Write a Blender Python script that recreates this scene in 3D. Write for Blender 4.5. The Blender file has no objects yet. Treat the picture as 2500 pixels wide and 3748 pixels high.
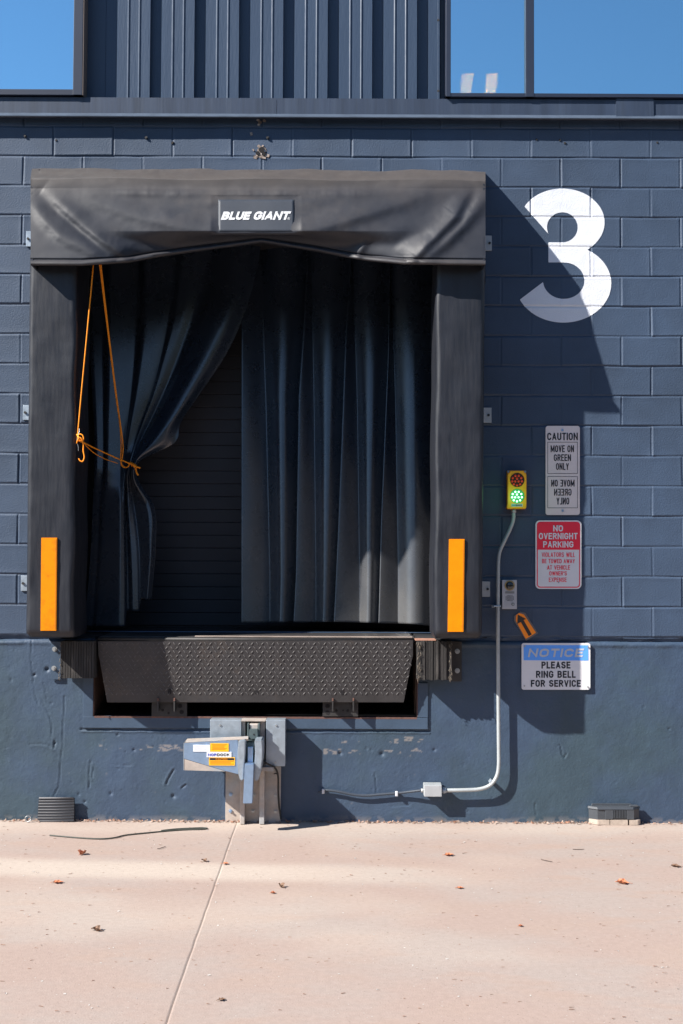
import bpy, bmesh, math, random
import numpy as np
from mathutils import Matrix, Vector
R = math.radians
random.seed(7)
rng = np.random.default_rng(7)
S = bpy.context.scene
COL = S.collection

# ------------------------------------------------------------------ camera
FPX = 4500.0                                   # focal length in photo pixels (photo 2500 x 3748)
CAM = Vector((0.0, -8.27, 1.75))
ROT = Matrix.Rotation(R(90 + 2.2), 3, 'X') @ Matrix.Rotation(R(0.25), 3, 'Z')
cd = bpy.data.cameras.new('camera'); cam = bpy.data.objects.new('camera', cd); COL.objects.link(cam)
cam.location = CAM; cam.rotation_euler = ROT.to_euler()
cd.sensor_fit = 'VERTICAL'; cd.sensor_height = 36.0; cd.lens = 36.0 * FPX / 3748.0
cd.clip_start = 0.05; cd.clip_end = 3000
S.camera = cam

# ------------------------------------------------------------------ light
LD = Vector((1.87, 1.0, -1.70)).normalized()   # direction sunlight travels
W = bpy.data.worlds.new('World'); S.world = W; W.use_nodes = True
wn = W.node_tree; wn.nodes.clear()
sky = wn.nodes.new('ShaderNodeTexSky'); sky.sky_type = 'NISHITA'; sky.sun_disc = False
elev = math.asin(-LD.z)
sky.sun_elevation = elev
sky.sun_rotation = math.atan2(-LD.x, -LD.y)
sky.air_density = 1.0; sky.dust_density = 0.0; sky.ozone_density = 4.0
bg = wn.nodes.new('ShaderNodeBackground'); bg.inputs[1].default_value = 0.068
wo = wn.nodes.new('ShaderNodeOutputWorld')
wn.links.new(sky.outputs[0], bg.inputs[0]); wn.links.new(bg.outputs[0], wo.inputs[0])
sl = bpy.data.lights.new('sun', 'SUN'); sl.energy = 5.0; sl.angle = R(0.6); sl.color = (1.0, 0.95, 0.88)
so = bpy.data.objects.new('sun', sl); COL.objects.link(so)
so.rotation_euler = LD.to_track_quat('-Z', 'Y').to_euler(); so.location = (-8, -8, 9)
S.view_settings.view_transform = 'Standard'; S.view_settings.look = 'None'
S.view_settings.gamma = 1.0; S.view_settings.exposure = 1.10

# ------------------------------------------------------------------ helpers
def at(px, py, Y=0.0):
    """photo pixel -> point on the plane y = Y"""
    d = ROT @ Vector(((px - 1250) / FPX, -(py - 1874) / FPX, -1))
    return CAM + d * ((Y - CAM.y) / d.y)
def gr(px, py, z=0.0):
    d = ROT @ Vector(((px - 1250) / FPX, -(py - 1874) / FPX, -1))
    return CAM + d * ((z - CAM.z) / d.z)
PX = 1 / 544.0                                  # metres per photo pixel on the wall

OFF = {}                                        # world offset of each object
def tag(o, label=None, cat=None, group=None, kind=None):
    if label: o['label'] = label
    if cat: o['category'] = cat
    if group: o['group'] = group
    if kind: o['kind'] = kind
    return o
def thing(name, loc, label, cat, group=None):
    o = bpy.data.objects.new(name, None); COL.objects.link(o)
    o.location = loc; o.empty_display_size = 0.1; OFF[o] = Vector(loc)
    return tag(o, label, cat, group)
def link_mesh(name, me, mat, parent):
    o = bpy.data.objects.new(name, me); COL.objects.link(o)
    for m in (mat if isinstance(mat, (list, tuple)) else [mat]): me.materials.append(m)
    if parent is not None:
        o.parent = parent; off = OFF[parent]
        me.transform(Matrix.Translation(-off)); OFF[o] = off
    else: OFF[o] = Vector((0, 0, 0))
    return o
def rebase(o, loc):
    """move the origin of a top-level single mesh thing to its base"""
    loc = Vector(loc); o.data.transform(Matrix.Translation(-loc)); o.location = loc; OFF[o] = loc; return o

class MB:
    def __init__(s): s.bm = bmesh.new()
    def box(s, a, b, bev=0.0, rot=None, mi=0):
        a, b = Vector(a), Vector(b); c = (a + b) / 2; d = Vector([abs(v) for v in (b - a)])
        m = Matrix.Translation(c) @ (rot.to_4x4() if rot else Matrix()) @ Matrix.Diagonal((*d, 1))
        t = bmesh.new(); bmesh.ops.create_cube(t, size=1.0, matrix=m)
        if bev: bmesh.ops.bevel(t, geom=list(t.edges), offset=bev, segments=2, affect='EDGES', profile=0.5)
        s.merge(t, mi); return s
    def pbox(s, x0, y0, x1, y1, Y0, Y1, bev=0.0, mi=0):
        """box given by photo pixels on its front plane Y0, back plane Y1"""
        p, q = at(x0, y1, Y0), at(x1, y0, Y0)
        return s.box((p.x, Y0, p.z), (q.x, Y1, q.z), bev, None, mi)
    def merge(s, t, mi=0):
        me = bpy.data.meshes.new('t'); t.to_mesh(me); t.free()
        n = len(s.bm.faces); s.bm.from_mesh(me); bpy.data.meshes.remove(me)
        if mi:
            s.bm.faces.ensure_lookup_table()
            for f in s.bm.faces[n:]: f.material_index = mi
    def prism(s, pts, dvec, bev=0.0, mi=0):
        """closed polygon (list of world points) extruded by dvec"""
        t = bmesh.new(); dvec = Vector(dvec)
        a = [t.verts.new(p) for p in pts]; b = [t.verts.new(Vector(p) + dvec) for p in pts]
        n = len(pts); t.faces.new(a); t.faces.new(b[::-1])
        for i in range(n): t.faces.new((a[i], b[i], b[(i + 1) % n], a[(i + 1) % n]))
        bmesh.ops.recalc_face_normals(t, faces=t.faces)
        if bev: bmesh.ops.bevel(t, geom=list(t.edges), offset=bev, segments=2, affect='EDGES')
        s.merge(t, mi); return s
    def pprism(s, pix, Y0, Y1, bev=0.0, mi=0):
        return s.prism([at(x, y, Y0) for x, y in pix], (0, Y1 - Y0, 0), bev, mi)
    def cyl(s, p, q, r, n=16, r2=None, mi=0):
        p, q = Vector(p), Vector(q); d = q - p
        m = Matrix.Translation((p + q) / 2) @ d.to_track_quat('Z', 'Y').to_matrix().to_4x4()
        t = bmesh.new()
        bmesh.ops.create_cone(t, cap_ends=True, segments=n, radius1=r, radius2=r if r2 is None else r2, depth=d.length, matrix=m)
        for f in t.faces:
            if len(f.verts) == 4: f.smooth = True
        s.merge(t, mi); return s
    def ball(s, c, r, sc=(1, 1, 1), u=14, v=8, mi=0):
        t = bmesh.new(); bmesh.ops.create_uvsphere(t, u_segments=u, v_segments=v, radius=r,
            matrix=Matrix.Translation(c) @ Matrix.Diagonal((*sc, 1)))
        for f in t.faces: f.smooth = True
        s.merge(t, mi); return s
    def tube(s, pts, r, n=10, mi=0, smooth_iter=2, closed=False):
        P = [Vector(p) for p in pts]
        rs = list(r) if isinstance(r, (list, tuple)) else None
        for _ in range(smooth_iter):
            Q = [P[0]]; RR = [rs[0]] if rs else None
            for i in range(len(P) - 1):
                Q += [P[i].lerp(P[i + 1], .25), P[i].lerp(P[i + 1], .75)]
                if rs: RR += [rs[i] * .75 + rs[i + 1] * .25, rs[i] * .25 + rs[i + 1] * .75]
            Q.append(P[-1]); P = Q
            if rs: RR.append(rs[-1]); rs = RR
        t = bmesh.new(); rings = []; up = Vector((0.13, -0.7, 0.31)).normalized()
        for i, p in enumerate(P):
            d = (P[min(i + 1, len(P) - 1)] - P[max(i - 1, 0)]).normalized()
            u = (up - d * up.dot(d)); u = u.normalized() if u.length > 1e-4 else d.orthogonal().normalized()
            up = u; v = d.cross(u); rad = rs[i] if rs else r
            rings.append([t.verts.new(p + (u * math.cos(a) + v * math.sin(a)) * rad) for a in [2 * math.pi * k / n for k in range(n)]])
        for i in range(len(rings) - 1):
            for k in range(n):
                f = t.faces.new((rings[i][k], rings[i][(k + 1) % n], rings[i + 1][(k + 1) % n], rings[i + 1][k])); f.smooth = True
        t.faces.new(rings[0][::-1]); t.faces.new(rings[-1])
        bmesh.ops.recalc_face_normals(t, faces=t.faces)
        s.merge(t, mi); return s
    def build(s, name, mat, parent=None):
        me = bpy.data.meshes.new(name); s.bm.to_mesh(me); s.bm.free()
        return link_mesh(name, me, mat, parent)

def grid(name, P, mat, parent, keep=None, smooth=True, attr=None, thick=0.0):
    """P: array (nv, nu, 3); keep: bool (nv-1, nu-1)"""
    nv, nu = P.shape[:2]
    idx = np.arange(nv * nu).reshape(nv, nu)
    q = np.stack([idx[:-1, :-1], idx[:-1, 1:], idx[1:, 1:], idx[1:, :-1]], -1)
    q = q[keep] if keep is not None else q.reshape(-1, 4)
    used = np.zeros(nv * nu, bool); used[q.ravel()] = True
    remap = np.cumsum(used) - 1
    V = P.reshape(-1, 3)[used]; q = remap[q]
    me = bpy.data.meshes.new(name)
    me.vertices.add(len(V)); me.vertices.foreach_set('co', V.astype(np.float32).ravel())
    me.loops.add(q.size); me.loops.foreach_set('vertex_index', q.astype(np.int32).ravel())
    me.polygons.add(len(q)); me.polygons.foreach_set('loop_start', np.arange(0, q.size, 4, dtype=np.int32))
    me.update(calc_edges=True); me.validate()
    if smooth: me.polygons.foreach_set('use_smooth', np.ones(len(me.polygons), bool))
    if attr:
        for k, a in attr.items():
            at_ = me.attributes.new(k, 'FLOAT', 'POINT'); at_.data.foreach_set('value', a.ravel()[used].astype(np.float32))
    o = link_mesh(name, me, mat, parent)
    if thick:
        m = o.modifiers.new('thickness', 'SOLIDIFY'); m.thickness = thick; m.offset = 0
    return o

def _h(ix, iy, s):
    n = (ix.astype(np.int64) * 374761393 + iy.astype(np.int64) * 668265263 + s * 1442695041) & 0xffffffff
    n = ((n ^ (n >> 13)) * 1274126177) & 0xffffffff
    return ((n ^ (n >> 16)) & 0xffff) / 65535.0
def vn(x, y, s=0):
    x = np.asarray(x, float); y = np.asarray(y, float)
    ix = np.floor(x); iy = np.floor(y); fx = x - ix; fy = y - iy
    fx = fx * fx * (3 - 2 * fx); fy = fy * fy * (3 - 2 * fy)
    a = _h(ix, iy, s); b = _h(ix + 1, iy, s); c = _h(ix, iy + 1, s); d = _h(ix + 1, iy + 1, s)
    return (a * (1 - fx) + b * fx) * (1 - fy) + (c * (1 - fx) + d * fx) * fy
def fbm(x, y, s=0, o=4):
    t = 0; a = .5
    for i in range(o): t = t + a * vn(x * 2 ** i, y * 2 ** i, s + i); a *= .5
    return t
def pdist(x, y, pts):
    """distance and parameter (0..1) along a polyline for arrays x,y"""
    best = np.full(x.shape, 1e9); par = np.zeros(x.shape); L = [0]
    for i in range(len(pts) - 1): L.append(L[-1] + math.dist(pts[i], pts[i + 1]))
    side = np.zeros(x.shape)
    for i in range(len(pts) - 1):
        ax, ay = pts[i]; bx, by = pts[i + 1]; dx, dy = bx - ax, by - ay
        t = np.clip(((x - ax) * dx + (y - ay) * dy) / (dx * dx + dy * dy), 0, 1)
        d = np.hypot(x - ax - t * dx, y - ay - t * dy); m = d < best
        best = np.where(m, d, best); par = np.where(m, (L[i] + t * (L[i + 1] - L[i])) / L[-1], par)
        side = np.where(m, np.sign((x - ax) * dy - (y - ay) * dx), side)
    return best, par, side

# ------------------------------------------------------------------ materials
def mat(name, col, rough=0.6, metal=0.0, var=0.0, vscale=3.0, bump=0.0, bscale=60.0, spec=0.5, col2=None,
        c2lo=0.5, c2hi=0.7, c2scale=4.0, stretch=None, bump2=0.0, b2scale=6.0, rvar=0.0, wear=None, wcol=None):
    K = .72                                     # overall reflectance scale, set against the exposure
    col = tuple(c * K for c in col); col2 = tuple(c * K for c in col2) if col2 else None; wcol = tuple(c * K for c in wcol) if wcol else None
    m = bpy.data.materials.new(name); m.use_nodes = True
    nt = m.node_tree; N = nt.nodes; L = nt.links
    b = N['Principled BSDF']; b.inputs['Roughness'].default_value = rough; b.inputs['Metallic'].default_value = metal
    b.inputs['Specular IOR Level'].default_value = spec
    tc = N.new('ShaderNodeTexCoord'); mp = N.new('ShaderNodeMapping'); L.new(tc.outputs['Object'], mp.inputs[0])
    if stretch: mp.inputs['Scale'].default_value = stretch
    def noise(sc, det=6, ro=.6):
        n = N.new('ShaderNodeTexNoise'); n.inputs['Scale'].default_value = sc; n.inputs['Detail'].default_value = det
        n.inputs['Roughness'].default_value = ro; L.new(mp.outputs[0], n.inputs['Vector']); return n
    src = None
    rgb = N.new('ShaderNodeRGB'); rgb.outputs[0].default_value = (*col, 1); src = rgb.outputs[0]
    if col2 is not None:
        n = noise(c2scale); mr = N.new('ShaderNodeMapRange'); mr.inputs[1].default_value = c2lo; mr.inputs[2].default_value = c2hi
        L.new(n.outputs[0], mr.inputs[0]); mx = N.new('ShaderNodeMix'); mx.data_type = 'RGBA'
        L.new(mr.outputs[0], mx.inputs[0]); L.new(src, mx.inputs[6]); mx.inputs[7].default_value = (*col2, 1); src = mx.outputs[2]
    if var:
        n = noise(vscale, 8, .65); mr = N.new('ShaderNodeMapRange'); mr.inputs[1].default_value = .3; mr.inputs[2].default_value = .7
        mr.inputs[3].default_value = 1 - var; mr.inputs[4].default_value = 1 + var; L.new(n.outputs[0], mr.inputs[0])
        mx = N.new('ShaderNodeMix'); mx.data_type = 'RGBA'; mx.blend_type = 'MULTIPLY'; mx.inputs[0].default_value = 1
        L.new(src, mx.inputs[6]); L.new(mr.outputs[0], mx.inputs[7]); src = mx.outputs[2]
    if wear:
        a = N.new('ShaderNodeAttribute'); a.attribute_name = wear
        mx = N.new('ShaderNodeMix'); mx.data_type = 'RGBA'; L.new(a.outputs['Fac'], mx.inputs[0])
        L.new(src, mx.inputs[6]); mx.inputs[7].default_value = (*wcol, 1); src = mx.outputs[2]
    L.new(src, b.inputs['Base Color'])
    if rvar:
        n = noise(vscale * 2); mr = N.new('ShaderNodeMapRange'); mr.inputs[1].default_value = .3; mr.inputs[2].default_value = .7
        mr.inputs[3].default_value = rough - rvar; mr.inputs[4].default_value = rough + rvar
        L.new(n.outputs[0], mr.inputs[0]); L.new(mr.outputs[0], b.inputs['Roughness'])
    prev = None
    for st, sc in ((bump, bscale), (bump2, b2scale)):
        if st:
            n = noise(sc, 5, .6); bp = N.new('ShaderNodeBump'); bp.inputs['Strength'].default_value = 1.0
            bp.inputs['Distance'].default_value = st; L.new(n.outputs[0], bp.inputs['Height'])
            if prev: L.new(prev.outputs[0], bp.inputs['Normal'])
            prev = bp
    if prev: L.new(prev.outputs[0], b.inputs['Normal'])
    return m
def emis(name, col, e, base=None, rough=.4):
    m = mat(name, base or col, rough); b = m.node_tree.nodes['Principled BSDF']
    b.inputs['Emission Color'].default_value = (*col, 1); b.inputs['Emission Strength'].default_value = e; return m

BLUE = (0.050, 0.084, 0.147)
M = {}
M['block'] = mat('block_paint', BLUE, .62, var=.13, vscale=2.6, bump=.0022, bscale=100, col2=(.043, .072, .124), c2scale=.9, c2lo=.42, c2hi=.62)
M['found'] = mat('foundation_paint', (.049, .085, .147), .6, var=.14, vscale=3.5, bump=.0020, bscale=70, bump2=.004, b2scale=9, col2=(.047, .084, .116), c2scale=1.1, c2lo=.45, c2hi=.62, wear='wear', wcol=(.50, .42, .36))
M['siding'] = mat('siding_paint', (.046, .076, .132), .42, var=.10, vscale=2.5, bump=.0008, bscale=80, stretch=(1, 1, .15), bump2=.002, b2scale=10)
M['ledge'] = mat('ledge_paint', (.034, .052, .092), .5, var=.30, vscale=9, bump=.0006, bscale=60, stretch=(1.6, 1.6, .06), col2=(.052, .074, .118), c2scale=7, c2lo=.5, c2hi=.75)
M['winframe'] = mat('window_frame_paint', (.018, .029, .060), .5, var=.08, vscale=6)
M['white_paint'] = mat('white_wall_paint', (.92, .95, 1.02), .6, var=.04, vscale=4, bump=.0022, bscale=110)
M['vinyl'] = mat('black_vinyl', (.014, .0165, .025), .48, var=.07, vscale=14, bump=.0005, bscale=160, col2=(.024, .026, .036), c2scale=5, c2lo=.45, c2hi=.75, rvar=.08, stretch=(2.2, 1, .22))
M['vinyl_head'] = mat('dusty_black_vinyl', (.018, .021, .032), .54, var=.15, vscale=5, bump=.0004, bscale=160, rvar=.04, wear='dust', wcol=(.112, .095, .085))
M['curtain'] = mat('curtain_vinyl', (.024, .036, .058), .28, var=.15, vscale=4, bump=.0003, bscale=120, rvar=.03, spec=1.0, wear='dust', wcol=(.15, .145, .14))
M['patch'] = mat('logo_patch_vinyl', (.036, .046, .066), .6, var=.1, vscale=20)
M['door'] = mat('door_panel_paint', (.034, .034, .044), .55, var=.2, vscale=3)
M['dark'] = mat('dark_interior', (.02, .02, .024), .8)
M['steel_dark'] = mat('dark_leveler_steel', (.060, .056, .058), .5, .25, var=.22, vscale=7, bump=.0008, bscale=50, col2=(.085, .070, .062), c2scale=6, c2lo=.55, c2hi=.75)
M['steel_flat'] = mat('blackened_steel', (.05, .047, .047), .6, .2, var=.25, vscale=12)
M['rust'] = mat('rusty_edge_steel', (.15, .075, .06), .8, var=.35, vscale=30, col2=(.20, .09, .06), c2scale=14)
M['pitside'] = mat('rusty_pit_steel', (.10, .055, .04), .9, var=.4, vscale=12)
M['frame'] = mat('painted_pit_frame', (.054, .092, .150), .55, var=.15, vscale=5, bump=.001, bscale=40)
M['rubber'] = mat('worn_rubber', (.034, .031, .030), .85, var=.35, vscale=18, bump=.003, bscale=60, col2=(.08, .072, .066), c2scale=20, c2lo=.55, c2hi=.7, stretch=(1.5, 1, .25))
M['fray'] = mat('frayed_cord', (.20, .165, .13), .9, var=.4, vscale=40)
M['galv'] = mat('galvanised_steel', (.50, .58, .66), .42, .55, var=.12, vscale=18, bump=.0005, bscale=60, rvar=.08)
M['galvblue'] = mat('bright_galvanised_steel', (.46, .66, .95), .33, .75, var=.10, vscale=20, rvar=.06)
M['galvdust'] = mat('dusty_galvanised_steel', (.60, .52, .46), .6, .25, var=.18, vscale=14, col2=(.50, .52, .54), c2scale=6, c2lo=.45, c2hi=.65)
M['galvdark'] = mat('dark_green_steel', (.14, .19, .20), .5, .4, var=.2, vscale=20)  # dark green-grey steel of the carriage and inner parts
M['zinc'] = mat('zinc_hardware', (.55, .57, .58), .4, .6, var=.1, vscale=40)
M['pipe'] = mat('grey_conduit_metal', (.55, .59, .60), .5, .3, var=.12, vscale=14)
M['boxgrey'] = mat('grey_box_paint', (.55, .57, .59), .5, .2, var=.08, vscale=20)
M['cable'] = mat('grey_cable_jacket', (.060, .075, .10), .5)
M['blackcable'] = mat('black_cable_jacket', (.012, .012, .014), .45)
M['orange'] = mat('orange_reflector', (1.0, .32, .0), .6, var=.06, vscale=14, spec=.15, col2=(.55, .17, .005), c2scale=11, c2lo=.54, c2hi=.85)
M['orange_dark'] = mat('orange_reflector_hem', (.72, .20, .004), .55)
M['rope'] = mat('orange_rope_fibre', (1.34, .42, .006), .7, var=.2, vscale=120, bump=.001, bscale=300)
M['signwhite'] = mat('sign_white_face', (.95, .94, .97), .45, var=.03, vscale=5)
M['signpink'] = mat('sign_faded_white_face', (.98, .86, .84), .5, var=.05, vscale=6)
M['signred'] = mat('sign_red_face', (1.15, .03, .075), .45, var=.04, vscale=8)
M['signblue'] = mat('sign_blue_face', (.15, .48, 1.25), .45, var=.04, vscale=8)
M['ink'] = mat('black_ink', (.020, .019, .024), .5)
M['inknavy'] = mat('dark_navy_ink', (.016, .020, .034), .5)
M['inkgrey'] = mat('pale_grey_ink', (.66, .70, .78), .5)
M['inkwhite'] = mat('white_ink', (.82, .82, .85), .5)
M['inkpale'] = mat('faded_white_ink', (1.0, 1.0, 1.05), .5)
M['inkblue'] = mat('violet_blue_ink', (.10, .13, .62), .5)
M['inkteal'] = mat('teal_ink', (.01, .35, .33), .5)
M['sigyellow'] = mat('amber_housing_plastic', (1.30, .54, .015), .45, var=.04, vscale=20)
M['lensdark'] = mat('dark_lens_plastic', (.045, .022, .012), .3)
M['redled'] = emis('red_led', (1.0, .06, .01), .05, (.75, .05, .015), .35)
M['greenlens'] = emis('green_lens', (.05, .42, .12), .22, (.05, .25, .08), .3)
M['greenled'] = emis('green_led', (.42, 1.0, .60), 1.5)
M['brass'] = mat('brass_ring', (.60, .42, .20), .35, .7)
M['lensglass'] = mat('camera_lens_glass', (.02, .022, .026), .08, spec=.8)
M['alu'] = mat('brushed_aluminium', (.66, .66, .70), .45, .4, var=.05, vscale=20)
M['arrow'] = mat('fluorescent_orange_card', (1.36, .36, .01), .5, var=.05, vscale=20)
M['lam'] = mat('clear_laminate_edge', (.20, .18, .17), .3)
M['arrowink'] = mat('black_marker_ink', (.040, .030, .026), .6, var=.3, vscale=50)
M['yellowsticker'] = mat('yellow_warning_sticker', (1.2, .60, .01), .5, var=.06, vscale=30)
M['papersticker'] = mat('white_paper_sticker', (1.0, 1.01, 1.03), .5, var=.05, vscale=40)
M['chock'] = mat('black_chock_rubber', (.030, .034, .044), .6, var=.2, vscale=16)
M['chockdust'] = mat('dusty_chock_edge', (.16, .16, .17), .7)
M['baitbox'] = mat('grey_black_plastic', (.075, .085, .10), .4, var=.12, vscale=14)
M['paver'] = mat('cream_paver_concrete', (.56, .46, .38), .85, var=.15, vscale=30, bump=.001, bscale=120)
M['leaf'] = mat('dry_orange_leaf', (.66, .23, .11), .7, var=.3, vscale=50)
M['leafbrown'] = mat('dry_brown_leaf', (.24, .14, .09), .8, var=.3, vscale=50)
M['twig'] = mat('grey_twig', (.15, .11, .09), .9, var=.3, vscale=60)
M['grit'] = mat('pale_grit', (.62, .58, .54), .9)
M['cordgreen'] = mat('dull_green_cord', (.075, .082, .068), .6)
M['rubble'] = mat('exposed_block_rubble', (.36, .29, .25), .95, var=.5, vscale=45, bump=.004, bscale=60, col2=(.70, .66, .66), c2scale=14, c2lo=.55, c2hi=.62)
M['hole'] = mat('hole_dark', (.012, .010, .012), .9)
M['room'] = mat('office_wall_paint', (.10, .11, .13), .8)
M['column'] = mat('pale_column_paint', (.55, .57, .60), .7)
M['troffer'] = emis('lit_ceiling_panel', (1.0, .38, .0), 34)
M['curtainedge'] = mat('curtain_hem', (.03, .03, .034), .5)

def glass():
    m = bpy.data.materials.new('reflective_blue_glass'); m.use_nodes = True; nt = m.node_tree; N = nt.nodes; N.clear()
    g = N.new('ShaderNodeBsdfGlossy'); g.inputs['Color'].default_value = (.58, .89, 1.0, 1); g.inputs['Roughness'].default_value = 0.015
    t = N.new('ShaderNodeBsdfTransparent'); t.inputs['Color'].default_value = (.8, .8, .8, 1)
    mx = N.new('ShaderNodeMixShader'); mx.inputs[0].default_value = .92
    o = N.new('ShaderNodeOutputMaterial')
    nt.links.new(t.outputs[0], mx.inputs[1]); nt.links.new(g.outputs[0], mx.inputs[2]); nt.links.new(mx.outputs[0], o.inputs[0]); return m
M['glass'] = glass()

def ground_mat():
    m = bpy.data.materials.new('pinkish_concrete'); m.use_nodes = True; nt = m.node_tree; N = nt.nodes; L = nt.links
    b = N['Principled BSDF']; b.inputs['Roughness'].default_value = .85; b.inputs['Specular IOR Level'].default_value = .25
    tc = N.new('ShaderNodeTexCoord')
    def noise(sc, det=6, ro=.6, st=(1, 1, 1)):
        mp = N.new('ShaderNodeMapping'); mp.inputs['Scale'].default_value = st; L.new(tc.outputs['Object'], mp.inputs[0])
        n = N.new('ShaderNodeTexNoise'); n.inputs['Scale'].default_value = sc; n.inputs['Detail'].default_value = det; n.inputs['Roughness'].default_value = ro
        L.new(mp.outputs[0], n.inputs['Vector']); return n.outputs[0]
    def rng_(v, a, b_, c=0, d=1):
        r = N.new('ShaderNodeMapRange'); r.inputs[1].default_value = a; r.inputs[2].default_value = b_; r.inputs[3].default_value = c; r.inputs[4].default_value = d
        r.interpolation_type = 'SMOOTHSTEP'; L.new(v, r.inputs[0]); return r.outputs[0]
    def mix(f, a, c, mode='MIX'):
        x = N.new('ShaderNodeMix'); x.data_type = 'RGBA'; x.blend_type = mode
        for s, v in ((0, f), (6, a), (7, c)):
            if isinstance(v, tuple): x.inputs[s].default_value = (*v, 1)
            elif isinstance(v, float): x.inputs[s].default_value = v
            else: L.new(v, x.inputs[s])
        return x.outputs[2]
    c = mix(rng_(noise(.9, 5, .6, (1, 1.6, 1)), .40, .62), (.336, .256, .220), (.330, .272, .242))
    c = mix(rng_(noise(1.7, 4, .55, (1, 2.2, 1)), .50, .68), c, (.340, .258, .218))
    at_ = N.new('ShaderNodeAttribute'); at_.attribute_name = 'pale_mask'
    c = mix(at_.outputs['Fac'], c, (.450, .382, .326))
    n2 = noise(7, 6, .6); c = mix(.8, c, N.new('ShaderNodeRGB').outputs[0]) if False else c
    mm = N.new('ShaderNodeMix'); mm.data_type = 'RGBA'; mm.blend_type = 'MULTIPLY'; mm.inputs[0].default_value = 1
    L.new(c, mm.inputs[6]); L.new(rng_(noise(34, 8, .7), .3, .7, .94, 1.06), mm.inputs[7]); c = mm.outputs[2]
    # small dark specks and pale chips in the surface
    sp = rng_(noise(95, 2, .4, (1, 1.0, 1)), .70, .74); c = mix(sp, c, (0.182, 0.133, 0.112))
    sp = rng_(noise(70, 2, .4, (1.1, .9, 1)), .72, .75); c = mix(sp, c, (0.420, 0.385, 0.350))
    # unseen ground beyond the apron is made dark, added to cut bounce light
    sx = N.new('ShaderNodeSeparateXYZ'); L.new(tc.outputs['Object'], sx.inputs[0])
    c = mix(rng_(sx.outputs[1], -4.62, -4.60, 1, 0), c, (.050, .050, .054))
    at2 = N.new('ShaderNodeAttribute'); at2.attribute_name = 'joint'
    c = mix(at2.outputs['Fac'], c, (0.098, 0.077, 0.066))
    L.new(c, b.inputs['Base Color'])
    bp = N.new('ShaderNodeBump'); bp.inputs['Distance'].default_value = .0015; L.new(noise(120, 4, .6), bp.inputs['Height'])
    L.new(bp.outputs[0], b.inputs['Normal']); return m
M['ground'] = ground_mat()

# ------------------------------------------------------------------ ground
def lines(lo, hi, dense, step, coarse):
    """coordinate list: dense intervals at step, elsewhere coarse spacing"""
    xs = [lo]; x = lo
    while x < hi - 1e-9:
        st = coarse
        for a, b in dense:
            if a - 1e-9 <= x < b: st = step; break
            if x < a: st = min(st, a - x)
        x = min(x + max(st, 1e-4), hi); xs.append(x)
    return np.array(xs)
far = [-1500, -600, -200, -80, -40, -20, -12, -8, -5, -3.6]
gx = np.concatenate([far, np.arange(-2.8, 2.81, .02), [3.6, 5, 8, 12, 20, 40, 80, 200, 600, 1500]])
gy = np.concatenate([[-1500, -600, -200, -80, -40, -20, -12, -9, -7.5, -6, -4.62], np.arange(-4.6, .121, .02), [.5, 2, 6, 20, 80, 200, 600, 1500]])
j0 = gr(868, 3008); j1 = gr(608, 3748)
# lay a column of ground lines along the saw-cut joint
GX, GY = np.meshgrid(gx, gy)
jx = j0.x + (j1.x - j0.x) * (GY - j0.y) / (j1.y - j0.y)
k0 = int(np.argmin(np.abs(gx - j0.x)))
near = (GY > -8) & (GY < .2)
shf = np.where(near, jx - gx[k0], 0) * np.clip(1 - np.abs(gx - gx[k0]) / .8, 0, 1)[None]
GX = GX + shf
for k, o in ((k0 - 2, -.012), (k0 - 1, -.0028), (k0, 0.0), (k0 + 1, .0028), (k0 + 2, .012)):
    GX[:, k] = np.where(near[:, k], jx[:, k] + o + .003 * (vn(GY[:, k] * 9, GY[:, k] * 0, 5) - .5), GX[:, k])
GZ = .010 * (fbm(GX * .8, GY * .8, 3) - .45) * np.exp(-((GX / 6) ** 2 + (GY / 8) ** 2)) * np.clip(-GY / .4, 0, 1)
JT = np.zeros_like(GX)
JT[:, k0] = np.where(near[:, k0], .6, 0); GZ[:, k0] -= np.where(near[:, k0], .0035, 0)
yb = -1.35 - .07 * GX + .06 * (fbm(GX * 1.2, GX * 0, 9) - .5)
pale_mask = np.exp(-((GY - yb) / .20) ** 4) * np.clip((1.1 - GX) / 1.6, 0, 1) * .85  # paler band across the yard, fading out to the right
pale_mask += .55 * np.exp(-((GY + .18) / .22) ** 2) * (.5 + .8 * (fbm(GX * 1.5, GY * 3, 21) - .3))
pale_mask += .35 * np.clip((fbm(GX * .6, GY * .9, 31) - .52) * 6, 0, 1)
ground = grid('ground', np.stack([GX, GY, GZ], -1), M['ground'], None, attr={'pale_mask': np.clip(pale_mask, 0, 1), 'joint': JT})
tag(ground, 'pale pinkish concrete yard with one saw cut joint running to the wall', 'ground', kind='structure')

# unseen dark rise added behind the camera to cut sky fill on the wall
ha = np.linspace(R(-175), R(-5), 90); hr = np.array([26., 30, 36, 44, 60])
HA, HR = np.meshgrid(ha, hr)
HH = np.array([-.2, 4.2, 6.6, 7.8, 7.5])[:, None] * (.75 + .6 * (fbm(HA * 9, HR * .1, 401) - .25)) * np.interp(HA, [R(-175), R(-140), R(-115)], [.25, .5, 1.45])
sky_blocker = grid('sky_blocker', np.stack([HR * np.cos(HA), HR * np.sin(HA), HH], -1), mat('sky_blocker_dark', (.035, .045, .022), .95, var=.4, vscale=.8), None)
tag(sky_blocker, 'unseen dark rise added behind the camera to block low sky light', 'sky_blocker', kind='structure')

# ------------------------------------------------------------------ building
B = thing('warehouse_building', (0, 0, 0), 'slate blue painted block warehouse wall with ribbed metal siding and two upper windows', 'building')
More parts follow.
